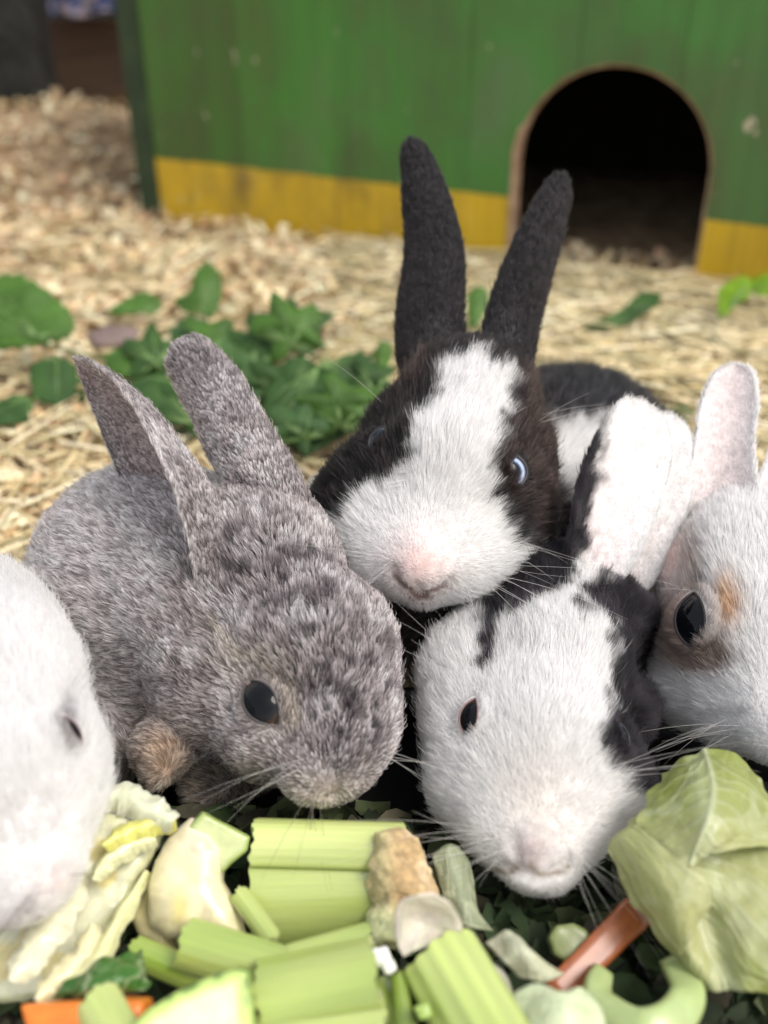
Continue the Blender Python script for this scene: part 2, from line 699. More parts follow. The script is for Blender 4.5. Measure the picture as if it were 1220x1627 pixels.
    for nm, o_, a_, b_, c_ in (
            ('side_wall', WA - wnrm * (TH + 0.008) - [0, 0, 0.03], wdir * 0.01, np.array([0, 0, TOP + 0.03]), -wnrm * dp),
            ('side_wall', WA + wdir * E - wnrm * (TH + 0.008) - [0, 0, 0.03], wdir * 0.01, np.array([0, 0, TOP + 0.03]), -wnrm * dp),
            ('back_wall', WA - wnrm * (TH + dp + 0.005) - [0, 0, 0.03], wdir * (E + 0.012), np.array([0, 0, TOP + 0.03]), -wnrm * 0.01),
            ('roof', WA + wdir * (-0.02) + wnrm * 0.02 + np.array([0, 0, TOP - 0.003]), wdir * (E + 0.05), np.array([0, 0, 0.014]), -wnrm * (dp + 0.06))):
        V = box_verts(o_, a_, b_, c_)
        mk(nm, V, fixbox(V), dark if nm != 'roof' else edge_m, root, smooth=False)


hutch()


# ------------------------------------------------------------------ things behind, upper left
def backstuff():
    brown = mat_noise('brown_plank', [(0.3, (0.030, 0.016, 0.008)), (0.7, (0.075, 0.040, 0.018))], 12, stretch=(1, 1, 8), rough=0.8)
    a, b = PD(76, 30, 1.36), PD(226, 30, 1.36)
    c = PD(76, 260, 1.36)
    ht = a[2] - c[2] + 0.05
    V = box_verts(np.array([a[0], a[1], a[2] - ht]), np.array([b[0] - a[0], 0, 0]), np.array([0, 0, ht]), np.array([0, 0.02, 0]))
    o = mk('wooden_plank', V, fixbox(V), brown, smooth=False)
    tag(o, 'dark brown upright wooden plank standing behind the heap of shavings', 'plank')
    # dark fence post left
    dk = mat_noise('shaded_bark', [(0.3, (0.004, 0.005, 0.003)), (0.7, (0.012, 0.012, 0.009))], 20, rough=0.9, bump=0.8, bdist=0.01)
    pts = np.array([PD(18, 260 - 80 * i, 1.22) for i in range(6)])
    pts[:, 1] = pts[0, 1]
    pts[:, 0] = pts[0, 0] + 0.006 * np.sin(np.arange(6))
    pts[0, 2] = -0.02
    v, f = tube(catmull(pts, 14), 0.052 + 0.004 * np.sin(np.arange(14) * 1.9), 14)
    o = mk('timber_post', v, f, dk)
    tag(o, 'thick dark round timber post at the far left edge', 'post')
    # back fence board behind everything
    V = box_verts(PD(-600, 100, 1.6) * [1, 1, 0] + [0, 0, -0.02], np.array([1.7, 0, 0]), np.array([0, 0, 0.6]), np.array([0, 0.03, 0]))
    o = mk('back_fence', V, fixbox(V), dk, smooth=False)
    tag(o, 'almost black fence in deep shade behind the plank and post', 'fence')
    # blue and white feed sack hung over the plank
    s = NT('feed_sack_print')
    cc = s.coord('lc', (1, 1, 1))
    f1 = s.noise(cc, 9, 3, 0.6, 0.6)
    s.l(s.ramp(f1, [(0.40, (0.035, 0.05, 0.13)), (0.5, (0.06, 0.08, 0.2)), (0.56, (0.35, 0.33, 0.36)), (0.66, (0.4, 0.28, 0.3))]), s.b.inputs['Base Color'])
    s.set(Roughness=0.35)
    V, Fc, L = [], [], []
    nx, nz = 26, 12
    p0 = PD(80, 26, 1.33)
    p1 = PD(222, 18, 1.33)
    for i in range(nx):
        for j in range(nz):
            t, u = i / (nx - 1), j / (nz - 1)
            p = p0 + (p1 - p0) * t + np.array([0, 0, 0.13 * u])
            p[1] += 0.006 * math.sin(t * 19 + u * 3) + 0.004 * math.sin(t * 43)
            p[2] += 0.003 * math.sin(t * 13) * (1 - u)
            V.append(p)
            L.append((t, 0, u))
    for lay in (0, 1):
        if lay:
            V += [v + np.array([0, 0.012, 0]) for v in V[:nx * nz]]
            L += L[:nx * nz]
        for i in range(nx - 1):
            for j in range(nz - 1):
                q = (i * nz + j, (i + 1) * nz + j, (i + 1) * nz + j + 1, i * nz + j + 1)
                Fc.append(tuple(k + lay * nx * nz for k in (q if not lay else q[::-1])))
    o = mk('feed_sack', V, Fc, s.m, lc=L)
    tag(o, 'crumpled blue and white plastic sack on the brown plank', 'sack')


backstuff()

# ------------------------------------------------------------------ leaves on the litter
LEAFM = {
    'dark': two_sided_leaf('dark_leaf', [(0.3, (0.026, 0.075, 0.012)), (0.6, (0.045, 0.120, 0.020)), (0.8, (0.080, 0.17, 0.030))], 55, kind='Object'),
    'mid': two_sided_leaf('mid_leaf', [(0.3, (0.050, 0.12, 0.014)), (0.6, (0.080, 0.20, 0.022)), (0.8, (0.13, 0.26, 0.04))], 55, kind='Object'),
    'grey': two_sided_leaf('grey_leaf', [(0.3, (0.045, 0.12, 0.030)), (0.7, (0.080, 0.18, 0.050))], 55, kind='Object'),
    'lime': two_sided_leaf('lime_leaf', [(0.3, (0.20, 0.38, 0.01)), (0.7, (0.32, 0.52, 0.03))], 55, kind='Object', trans=0.5),
}
m_vein = mat_noise('leaf_vein', [(0.3, (0.10, 0.19, 0.05)), (0.7, (0.16, 0.27, 0.08))], 80, rough=0.5, bump=0)
m_stem = mat_noise('green_stem', [(0.3, (0.07, 0.12, 0.03)), (0.7, (0.14, 0.16, 0.05))], 80, rough=0.6, bump=0)


def leaf(parent, outline, base, z, nrm=(0, -0.25, 1), mat='dark', curl=0.0025, veins=True, name='leaf', lbl=None):
    """a leaf blade whose outline is met by the sight lines of the given photo pixels"""
    cpx = np.mean(outline, 0)
    c = PZ(cpx[0], cpx[1], z)
    n = unit(np.array(nrm, float))
    o = np.array([0, 0, H])

    def hit(p):
        r = dirw([(p[0] - 610) / F, (813.5 - p[1]) / F, 1])
        return o + r * (np.dot(c - o, n) / np.dot(r, n))
    P = np.array([hit(p) for p in outline])
    # close with a rounded, lightly toothed curve
    Pc = np.vstack([P, P[:1]])
    dense = []
    for i in range(len(P)):
        for t in np.linspace(0, 1, 5)[:-1]:
            dense.append(Pc[i] * (1 - t) + Pc[i + 1] * t)
    P = np.array(dense)
    P = 0.7 * P + 0.15 * np.roll(P, 1, 0) + 0.15 * np.roll(P, -1, 0)
    m = len(P)
    tooth = 1 + 0.04 * np.array([1, -1] * m)[:m]
    P = c + (P - c) * tooth[:, None]
    rad = np.linalg.norm(P - c, axis=1).mean()
    V, Fc = [], []
    rings = [1, 0.85, 0.65, 0.45, 0.25]
    seed = random.uniform(0, 50)
    for k, rr in enumerate(rings):
        q = c + (P - c) * rr
        hgt = curl * (-(rr ** 2)) + 0.0035 * vnoise(q, 55, seed) + 0.0015 * vnoise(q, 140, seed)
        V += list(q + n * hgt[:, None])
    V.append(c + n * 0.001)
    for k in range(len(rings) - 1):
        for i in range(m):
            Fc.append((k * m + i, k * m + (i + 1) % m, (k + 1) * m + (i + 1) % m, (k + 1) * m + i))
    k = len(rings) - 1
    for i in range(m):
        Fc.append((k * m + i, k * m + (i + 1) % m, len(V) - 1))
    nv = len(V)
    # give the blade thickness
    V += [v - n * 0.0004 for v in V]
    Fc += [tuple(j + nv for j in reversed(f)) for f in Fc]
    for i in range(m):
        Fc.append((i, i + nv, (i + 1) % m + nv, (i + 1) % m))
    lf = mk(name, V, Fc, LEAFM[mat], parent)
    if lbl:
        lf['label'] = lbl
    if veins:
        b = hit(base)
        tips = [p for i, p in enumerate(P) if np.linalg.norm(p - c) > rad * 1.12 and np.linalg.norm(p - c) >= max(np.linalg.norm(P[(i + 1) % m] - c), np.linalg.norm(P[i - 1] - c))]
        VV, FF = [], []
        far = max(P, key=lambda p: np.linalg.norm(p - b))
        lines = [(b, b + (far - b) * 0.95)] + [(b + (far - b) * 0.15, b + (t - b) * 0.9) for t in tips]
        for a, e in lines:
            ts = np.linspace(0, 1, 9)[:, None]
            pts = a * (1 - ts) + e * ts
            rr = np.clip(np.array([np.linalg.norm(p - c) for p in pts]) / rad, 0, 1.2)
            h = curl * (-(rr ** 2)) + 0.0035 * vnoise(pts, 55, seed) + 0.0015 * vnoise(pts, 140, seed)
            v, f = tube(pts + n * (h + 0.0002)[:, None], np.linspace(0.0007, 0.0002, 9), 4)
            k0 = len(VV)
            VV += v
            FF += [tuple(j + k0 for j in q) for q in f]
        mk('vein', VV, FF, m_vein, lf)
    return lf


def stem(parent, pts, r=0.001):
    P = catmull([PZ(*p) for p in pts], 16)
    v, f = tube(P, np.linspace(r, r * 0.6, 16), 6)
    return mk('stem', v, f, m_stem, parent)


b = empty('leafy_branch', tuple(PZ(400, 560, 0.0)), 'leafy green branch with lobed dark leaves lying behind the grey rabbit', 'branch')
stem(b, [(60, 545, .012), (160, 570, .014), (260, 580, .016), (380, 560, .02), (480, 560, .02), (560, 600, .02)], 0.0014)
stem(b, [(260, 580, .016), (300, 520, .02), (330, 460, .026)], 0.001)
leaf(b, [(272, 470), (300, 462), (308, 425), (330, 412), (350, 428), (352, 470), (338, 505), (318, 500), (285, 490)], (318, 505), .028, (0, -.9, 1), 'mid')
leaf(b, [(205, 470), (228, 458), (252, 466), (256, 482), (235, 495), (190, 500), (165, 498)], (240, 495), .022, (0, -.6, 1), 'mid')
leaf(b, [(388, 492), (440, 490), (462, 458), (476, 488), (536, 488), (505, 525), (515, 545), (480, 560), (430, 540), (392, 530)], (450, 560), .027, (0, -.6, 1), 'dark')
leaf(b, [(265, 520), (300, 495), (350, 515), (380, 520), (430, 530), (445, 560), (420, 582), (370, 580), (320, 560), (280, 545)], (290, 560), .03, (0, -.4, 1), 'grey')
leaf(b, [(470, 570), (520, 575), (575, 555), (600, 575), (590, 610), (555, 640), (520, 625), (505, 680), (470, 715), (425, 700), (412, 650), (430, 590), (445, 575)], (520, 560), .034, (0, -.8, 1), 'dark')
leaf(b, [(500, 640), (560, 625), (600, 610), (620, 640), (560, 680), (520, 700), (480, 725), (470, 700)], (500, 640), .022, (0, -.4, 1), 'grey')
leaf(b, [(160, 560), (210, 545), (255, 560), (260, 590), (220, 600), (170, 590)], (260, 580), .022, (0, -.4, 1), 'mid')
leaf(b, [(190, 600), (260, 590), (300, 620), (290, 690), (230, 680), (180, 640)], (270, 590), .015, (0, -.3, 1), 'dark')
leaf(b, [(380, 600), (430, 590), (440, 640), (420, 680), (380, 660)], (400, 590), .015, (0, -.3, 1), 'dark')
leaf(b, [(330, 575), (400, 575), (440, 600), (400, 640), (350, 620)], (340, 575), .016, (0, -.3, 1), 'dark')
def lobed(cx, cy, r, rot, lobes=5, sq=0.75):
    out = []
    for i in range(lobes * 4):
        t = i / (lobes * 4)
        a = rot + t * 2 * math.pi
        ph = (t * lobes) % 1.0
        rr = {0: 1.0, 1: 0.74, 2: 0.50, 3: 0.78}[i % 4] * (1.0 + 0.15 * math.sin(i * 2.3 + rot))
        out.append((cx + r * rr * math.cos(a), cy + r * rr * math.sin(a) * sq))
    return out


for (cx, cy, r, rot, z, nr, mt) in [
        (330, 535, 62, 0.3, .024, (0.1, -.8, 1), 'mid'), (400, 545, 66, 1.2, .022, (-.2, -.7, 1), 'dark'), (455, 610, 78, 0.1, .026, (0, -1.1, 1), 'dark'),
        (540, 640, 74, 0.8, .026, (0.2, -1.1, 1), 'mid'), (455, 515, 74, 1.9, .034, (-.1, -1.2, 1), 'mid'), (590, 600, 52, 0.5, .030, (0.1, -1.0, 1), 'dark'),
        (240, 555, 60, 2.2, .020, (0, -.7, 1), 'dark'), (470, 670, 64, 2.6, .020, (0, -1.0, 1), 'grey'), (385, 610, 60, 0.9, .020, (0, -.9, 1), 'dark'), (300, 640, 66, 0.2, .016, (0, -.6, 1), 'dark')]:
    leaf(b, lobed(cx, cy, r, rot), (cx + r * 0.2, cy + r * 0.6), z + 0.010, nr, mt, curl=0.004)
b2 = empty('leafy_twig', tuple(PZ(80, 600, 0.0)), 'green twig with broad veined leaves at the left edge of the litter', 'twig')
stem(b2, [(-40, 500, .03), (60, 545, .02), (110, 560, .016), (150, 600, .012)], 0.0012)
leaf(b2, [(-60, 450), (-20, 432), (30, 432), (75, 460), (108, 490), (120, 515), (110, 535), (70, 545), (30, 552), (-30, 550), (-80, 520)], (80, 548), .045, (0.1, -1.0, 1), 'mid')
leaf(b2, [(45, 575), (90, 565), (120, 575), (118, 620), (90, 640), (50, 632)], (90, 560), .02, (0, -.4, 1), 'dark')
leaf(b2, [(-20, 635), (20, 625), (55, 632), (45, 665), (0, 672), (-30, 665)], (60, 630), .015, (0, -.4, 1), 'dark')
leaf(b2, [(100, 590), (150, 585), (190, 620), (150, 640), (105, 640)], (100, 590), .01, (0, -.3, 1), 'dark')
b3 = empty('thin_sprig', tuple(PZ(1000, 580, 0.0)), 'thin green sprig with narrow leaves on the straw before the hutch entrance', 'sprig')
stem(b3, [(905, 520, .012), (960, 560, .012), (1030, 610, .01), (1090, 650, .008)], 0.0009)
stem(b3, [(880, 545, .008), (920, 530, .012), (960, 505, .02)], 0.0007)
leaf(b3, [(925, 520), (955, 500), (985, 490), (1020, 462), (1055, 456), (1050, 478), (1030, 495), (1000, 510), (960, 522)], (925, 522), .025, (0, -.6, 1), 'dark')
leaf(b3, [(1062, 648), (1085, 638), (1105, 652), (1098, 670), (1075, 668)], (1062, 645), .012, (0, -.4, 1), 'dark')
leaf(b3, [(868, 572), (890, 566), (912, 580), (905, 592), (875, 592)], (912, 580), .012, (0, -.4, 1), 'mid')
leaf(b3, [(740, 465), (760, 450), (775, 455), (778, 480), (765, 505), (745, 520)], (760, 520), .03, (0, -.8, 1), 'mid')
leaf(b3, [(590, 560), (605, 540), (622, 545), (622, 575), (600, 590)], (600, 590), .02, (0, -.8, 1), 'mid')
b4 = empty('lime_sprig', tuple(PZ(1180, 500, 0.0)), 'bright lime green leaf on a stalk near the yellow corner of the hutch', 'leaf')
stem(b4, [(1100, 540, .006), (1130, 515, .012), (1150, 500, .02)], 0.0008)
leaf(b4, [(1143, 455), (1165, 440), (1190, 436), (1200, 450), (1190, 472), (1170, 482), (1155, 502), (1143, 505)], (1150, 502), .03, (0, -.9, 1), 'lime')
leaf(b4, [(1190, 440), (1215, 430), (1250, 440), (1240, 465), (1205, 468)], (1190, 460), .03, (0, -.9, 1), 'lime')
dl = empty('dry_leaf', tuple(PZ(170, 540, 0.0)), 'withered mauve brown leaf between the twig and the branch', 'dry leaf')
LEAFM['dry'] = two_sided_leaf('withered_leaf', [(0.3, (0.16, 0.11, 0.10)), (0.7, (0.34, 0.25, 0.23))], 40, kind='Object')
leaf(dl, [(135, 525), (165, 512), (205, 515), (225, 525), (205, 545), (150, 552)], (135, 540), .015, (0, -.4, 1), 'dry', veins=False)


# ------------------------------------------------------------------ vegetables
def frame_of(n):
    n = unit(np.array(n, float))
    u = unit(np.cross([0, 1, 0.001], n))
    return u, np.cross(n, u), n


def sdpoly(P, X, Y):
    d = np.full(X.shape, 1e9, np.float32)
    s = np.ones(X.shape, np.float32)
    N = len(P)
    j = N - 1
    for i in range(N):
        ex, ey = P[j] - P[i]
        wx, wy = X - P[i][0], Y - P[i][1]
        t = np.clip((wx * ex + wy * ey) / (ex * ex + ey * ey + 1e-12), 0, 1)
        d = np.minimum(d, (wx - ex * t) ** 2 + (wy - ey * t) ** 2)
        c1, c2, c3 = Y >= P[i][1], Y < P[j][1], ex * wy > ey * wx
        fl = (c1 & c2 & c3) | (~c1 & ~c2 & ~c3)
        s = np.where(fl, -s, s)
        j = i
    return s * np.sqrt(d)


def chunk(name, outline, z, thick, mat, nrm=(0, -0.5, 1), rnd=0.0015, bump=0.0006, bfreq=90, h=0.0007, parent=None, colf=None, dome=0.0, carve=None):
    """a cut piece: outline seen through photo pixels on a plane at height z, extruded away from the camera side"""
    cpx = np.mean(outline, 0)
    c = PZ(cpx[0], cpx[1], z)
    u, w, n = frame_of(nrm)
    o = np.array([0, 0, H])
    P = []
    for p in outline:
        r = dirw([(p[0] - 610) / F, (813.5 - p[1]) / F, 1])
        q = o + r * (np.dot(c - o, n) / np.dot(r, n)) - c
        P.append((np.dot(q, u), np.dot(q, w)))
    P = np.array(P)
    sd = random.uniform(0, 30)
    cn = P.mean(0)
    rmean = np.linalg.norm(P - cn, axis=1).mean()

    def fn(X, Y, Z):
        d2 = sdpoly(P, X, Y)
        zt = 0.0
        if dome:
            zt = -dome * ((X - cn[0]) ** 2 + (Y - cn[1]) ** 2) / rmean ** 2
        hz = np.abs(Z - zt + thick / 2) - thick / 2
        qx, qz = d2 + rnd, hz + rnd
        d = np.minimum(np.maximum(qx, qz), 0) + np.sqrt(np.maximum(qx, 0) ** 2 + np.maximum(qz, 0) ** 2) - rnd
        pp = np.stack([X, Y, Z], -1)
        d = d + bump * vnoise(pp, bfreq, sd) + bump * 0.4 * vnoise(pp, bfreq * 3, sd)
        if carve is not None:
            d = carve(d, X, Y, Z)
        return d
    pad = 0.003
    lo = np.array([P[:, 0].min() - pad, P[:, 1].min() - pad, -thick - pad - dome * 2])
    hi = np.array([P[:, 0].max() + pad, P[:, 1].max() + pad, pad])
    V, Q = surface_nets(fn, lo, hi, h)
    Wd = c + V[:, :1] * u + V[:, 1:2] * w + V[:, 2:] * n
    lc = V.copy()
    # third coordinate: how far in from the outline
    col = None
    d2 = sdpoly(P, V[:, 0].astype(np.float32), V[:, 1].astype(np.float32))
    if colf is not None:
        col = colf(V, d2, Wd)
    return mk(name, Wd, Q, mat, parent, lc=lc, col=col)


VEG_SSS = 0.5


def veg_attr(name, rough=0.35, coat=0.25, sscale=250, bump=0.25, amp=(0.86, 1.1), stretch=(1, 1, 1)):
    s = NT(name)
    a = s.n('ShaderNodeAttribute', attribute_name='col')
    c = s.coord('lc', stretch)
    nz = s.noise(c, sscale)
    f = s.ramp(nz, [(0.3, gray(amp[0])), (0.7, gray(amp[1]))])
    s.l(s.mix(1.0, a.outputs['Color'], f, 'MULTIPLY'), s.b.inputs['Base Color'])
    s.set(Roughness=rough)
    s.b.inputs['Subsurface Weight'].default_value = VEG_SSS
    s.b.inputs['Subsurface Radius'].default_value = (0.003, 0.0035, 0.0012)
    s.b.inputs['Subsurface Scale'].default_value = 1.0
    s.b.inputs['Coat Weight'].default_value = coat
    s.b.inputs['Coat Roughness'].default_value = 0.2
    s.bump(nz, bump, 0.0006)
    return s.m


m_veg = veg_attr('cut_vegetable')
m_root = veg_attr('rough_root', rough=0.8, coat=0, bump=0.8, amp=(0.6, 1.2), sscale=400)
m_cel = veg_attr('celery_flesh', rough=0.3, coat=0.75, sscale=1.0, bump=0.10, amp=(0.93, 1.05), stretch=(60, 1300, 1300))
m_dark = mat_noise('tray_plastic', [(0.3, (0.008, 0.008, 0.008)), (0.7, (0.02, 0.02, 0.018))], 30, rough=0.5)


def rgb(*c):
    return np.array(c, float)


def celery(name, p0, p1, width, thick, up, arc=1.2, label=None, cat='celery', rib=0.00003, tone=1.0, taper=1.0, bend=0.0, green=0.5, nrib=9, group=None, parent=None):
    """a cut celery stick from p0 to p1: a crescent section, ribbed on its outer side; 'up' is where the ribs face"""
    p0, p1 = np.asarray(p0, float), np.asarray(p1, float)
    ax = unit(p1 - p0)
    L = np.linalg.norm(p1 - p0)
    up = np.asarray(up, float)
    up = unit(up - ax * np.dot(up, ax))
    sd = np.cross(ax, up)
    nu, na = 30, 48
    rad = width / 2 / math.sin(min(arc, math.pi / 2))
    V, Fc, lc, col = [], [], [], []
    outer = [(a, 1) for a in np.linspace(-arc, arc, na)]
    inner = [(a, 0) for a in np.linspace(arc, -arc, na // 2)]
    sec = outer + inner
    m = len(sec)
    G = rgb(0.46, 0.54, 0.18) * (1 - green) + rgb(0.28, 0.41, 0.06) * green
    Ppale = rgb(0.62, 0.68, 0.34)
    for i in range(nu):
        t = i / (nu - 1)
        wv = (1 + (taper - 1) * t)
        for (a, isout) in sec:
            e = 1 - (abs(a) / arc) ** 6
            th = thick * (0.25 + 0.75 * e)
            r = rad + (rib * math.cos(a / arc * math.pi * nrib) if isout else -th)
            y = r * math.sin(a) * wv
            zz = (r * math.cos(a) - rad) * wv
            cut = (0.0005 * math.sin(a * 5 + i) + 0.0003 * math.sin(a * 17 + width * 900)) if i in (0, nu - 1) else 0
            p = p0 + ax * (L * t + cut) + sd * y + up * (zz + bend * math.sin(math.pi * t))
            V.append(p)
            lc.append((t * L, y, zz))
            rb = 0.5 + 0.5 * math.cos(a / arc * math.pi * nrib)
            cc = (G * (0.95 + 0.35 * rib / 0.00022 * 0.3 * (rb - 0.5) + 0.02 * math.sin(a * 61) + 0.06 * math.sin(a * 4 + t * 2 + 1)) * (1 - 0.15 * t) + rgb(.05, .035, .03) * (0.5 + 0.5 * math.sin(a * 3 + width * 400 + t * 3)) if isout else (Ppale * 0.7 + G * 0.3)) * tone
            col.append(cc)
    for i in range(nu - 1):
        for k in range(m):
            Fc.append((i * m + k, (i + 1) * m + k, (i + 1) * m + (k + 1) % m, i * m + (k + 1) % m))
    # caps: strips between outer and inner arcs, pale flesh
    for i, fl in ((0, False), (nu - 1, True)):
        base = len(V)
        for k in range(m):
            V.append(V[i * m + k] + ax * (-0.0001 if i == 0 else 0.0001))
            lc.append((V[-1][0] * 20, V[-1][1] * 20, V[-1][2] * 20))
            col.append((Ppale * 0.8 + G * 0.2) * tone)
        for k in range(na // 2 - 1):
            q = (base + 2 * k, base + 2 * k + 2, base + m - 1 - (k + 1), base + m - 1 - k)
            Fc.append(q if fl else q[::-1])
        k = na // 2 - 1
        q = (base + 2 * k, base + na - 1, base + na)
        Fc.append(q if fl else q[::-1])
    o = mk(name, V, Fc, m_cel, parent, lc=lc, col=np.clip(col, 0, 0.85))
    if label:
        tag(o, label, cat, group)
    return o


# feeding tray under the heap
def tray():
    c = np.array([0.0, 0.165, 0.0])
    V, Fc = [], []
    prof = [(0.165, 0.001), (0.172, 0.012), (0.175, 0.013), (0.176, 0.010), (0.168, -0.004)]
    n = 72
    for k in range(n):
        a = 2 * math.pi * k / n
        for r, z in prof:
            V.append(c + np.array([r * 1.15 * math.cos(a), r * 0.62 * math.sin(a), z]))
    m = len(prof)
    for k in range(n):
        for j in range(m - 1):
            Fc.append((k * m + j, ((k + 1) % n) * m + j, ((k + 1) % n) * m + j + 1, k * m + j + 1))
    Fc.append(tuple(k * m for k in range(n)))
    o = mk('feeding_tray', V, Fc, m_dark)
    tag(o, 'shallow black plastic tray under the heap of cut vegetables', 'tray')


tray()

# scraps that fill the bottom of the heap
def scraps():
    V, Fc, cols = [], [], []
    pal = np.array([(0.02, 0.04, 0.010), (0.03, 0.055, 0.014), (0.07, 0.09, 0.035), (0.012, 0.022, 0.006), (0.05, 0.045, 0.025)])  # darkened so the gaps between the vegetables look shaded
    for k in range(1300):
        px, py = random.uniform(-60, 1280), random.uniform(1290, 1720)
        z = random.uniform(0.003, 0.014)
        p = PZ(px, py, z)
        L = random.uniform(0.006, 0.018)
        w = L * random.uniform(0.4, 0.9)
        Rm = np.array(Matrix.Rotation(random.uniform(0, 6.28), 3, 'Z') @ Matrix.Rotation(random.gauss(0, .5), 3, 'Y') @ Matrix.Rotation(random.gauss(0, .5), 3, 'X'))
        b0 = len(V)
        cu = random.uniform(-1, 1)
        for i in range(5):
            t = i / 4 - .5
            for j in (-.5, 0, .5):
                V.append(Rm @ np.array([L * t, w * j * math.sqrt(max(0.1, 1 - 3 * t * t)), L * cu * t * t + w * 0.5 * abs(j)]) + p)
        for i in range(4):
            for j in range(2):
                a = b0 + i * 3 + j
                Fc.append((a, a + 3, a + 4, a + 1))
        cols += [pal[random.randrange(5)] * random.uniform(.7, 1.2)] * 15
    o = mk('chopped_greens', V, np.array(Fc), mat_attr('scrap_leaf', 0.85, bscale=500), col=np.clip(cols, 0, .8))
    tag(o, 'small scraps of chopped leaves at the bottom of the heap', 'chopped greens', kind='stuff')


scraps()

CAM = unit(np.array([0, -1, 1.3]))            # roughly towards the camera
CREAM = rgb(0.66, 0.62, 0.42)
WHITE = rgb(0.72, 0.72, 0.58)


def col_chicory(V, d2, Wd):
    t = sstep(-0.004, -0.0005, d2)[:, None]
    n1 = vnoise(V * [1, 1, 1], 110, 2)[:, None]
    n2 = sstep(0.12, 0.45, vnoise(V, 130, 9))[:, None]
    c = rgb(0.70, 0.70, 0.50) * (1 - t * 0.35) + rgb(0.60, 0.60, 0.20) * t * 0.35
    c = c * (1 - n2 * 0.6) + rgb(0.68, 0.56, 0.16) * n2 * 0.6
    return np.clip(c * (1 + 0.06 * n1), 0, 0.85)


def chicory():
    root = empty('chicory_head', tuple(PZ(90, 1480, 0.0)), 'halved cream chicory head with yellow leaf edges under the left white rabbit', 'chicory')
    n = (0.12, -0.75, 1)
    chunk('cut_half', [(-60, 1480), (40, 1400), (120, 1330), (165, 1290), (235, 1290), (262, 1310), (235, 1375), (190, 1450), (140, 1525), (85, 1585), (20, 1600), (-60, 1605)],
          0.030, 0.013, m_veg, n, rnd=0.004, bump=0.0013, bfreq=120, parent=root, colf=col_chicory)

    def frill(pts, wpx, z, colr, seed):
        P = catmull([PZ(a, b_, z) for a, b_ in pts], 60)
        T = unit(np.gradient(P, axis=0))
        side = unit(np.cross(T, [0, -0.5, 1.0]))
        V, Fc, cl, lc = [], [], [], []
        for i in range(60):
            for j in range(7):
                u = j / 6 - 0.5
                wv = wpx * z_scale * (0.25 + 0.75 * math.sin(math.pi * (i + 1) / 61) ** 0.5) * (1 + 0.12 * math.sin(i * 0.33 + seed) + 0.05 * math.sin(i * 1.1))
                e = abs(u) * 2
                p = P[i] + side[i] * u * wv + np.array([0, -0.5, 1]) * (0.0022 * (1 - e * e) + 0.0006 * math.sin(i * 0.45 + j * 0.8 + seed) * e - 0.001 * e)
                V.append(p)
                lc.append((i * 0.001, u * 0.01, 0))
                cl.append(colr * (1 - 0.12 * e) * (1 + 0.08 * math.sin(j * 2.2 + i * .2)))
        for i in range(59):
            for j in range(6):
                a = i * 7 + j
                Fc.append((a, a + 7, a + 8, a + 1))
        mk('leaf_layer', V, Fc, m_veg, root, lc=lc, col=np.clip(cl, 0, .85))
    z_scale = 0.27 / F
    frill([(150, 1275), (195, 1268), (240, 1290), (278, 1308)], 55, 0.046, rgb(0.66, 0.68, 0.50), 1)
    frill([(165, 1345), (200, 1325), (240, 1312), (282, 1308)], 40, 0.044, rgb(0.66, 0.64, 0.18), 2)
    frill([(150, 1400), (170, 1370), (210, 1345), (250, 1335)], 34, 0.041, rgb(0.70, 0.70, 0.42), 3)
    frill([(60, 1590), (90, 1560), (130, 1520), (150, 1470)], 46, 0.034, rgb(0.72, 0.68, 0.42), 4)
    frill([(20, 1560), (60, 1500), (100, 1440), (130, 1390)], 60, 0.037, rgb(0.72, 0.70, 0.50), 5)
    frill([(100, 1570), (150, 1530), (190, 1460), (235, 1385)], 30, 0.034, rgb(0.66, 0.66, 0.36), 6)


chicory()


def col_parsnip(V, d2, Wd):
    pp, _ = proj(Wd)
    n1 = vnoise(V, 140, 4)[:, None]
    n2 = sstep(0.25, 0.6, vnoise(V, 200, 7))[:, None]
    c = rgb(0.72, 0.66, 0.42) * np.ones((len(V), 1))
    t = sstep(1380, 1330, pp[:, 1])[:, None]
    c = c * (1 - t * 0.5) + rgb(0.74, 0.66, 0.50) * t * 0.5
    y = np.exp(-((pp[:, 0] - 285) / 14) ** 2 - ((pp[:, 1] - 1445) / 26) ** 2)[:, None]
    c = c * (1 - y * 0.7) + rgb(0.62, 0.54, 0.12) * y * 0.7
    return np.clip(c * (1 + 0.05 * n1) * (1 - 0.22 * n2), 0, 0.85)


o = chunk('parsnip_piece', [(262, 1330), (300, 1300), (335, 1318), (352, 1345), (350, 1400), (375, 1440), (386, 1490), (330, 1498), (262, 1490), (235, 1470), (229, 1410), (240, 1365)],
          0.037, 0.016, m_veg, (0.05, -0.75, 1), rnd=0.0065, bump=0.0007, colf=col_parsnip, bfreq=80)
tag(o, 'cream peeled root piece with a bumpy top between the chicory and celery', 'parsnip')
o = chunk('parsnip_end', [(198, 1455), (232, 1400), (262, 1420), (268, 1490), (262, 1520), (215, 1490)], 0.026, 0.012, m_veg, (-0.2, -0.6, 1), rnd=0.004,
          colf=lambda V, d, Wd: np.tile(rgb(0.56, 0.50, 0.26), (len(V), 1)))
tag(o, 'small shaded yellow root end tucked beneath the cream peeled root', 'parsnip')


def col_block(V, d2, Wd):
    t = sstep(-0.0022, -0.0004, d2)[:, None]
    return np.clip(rgb(0.50, 0.55, 0.27) * (1 - t) + rgb(0.30, 0.38, 0.12) * t, 0, .85)


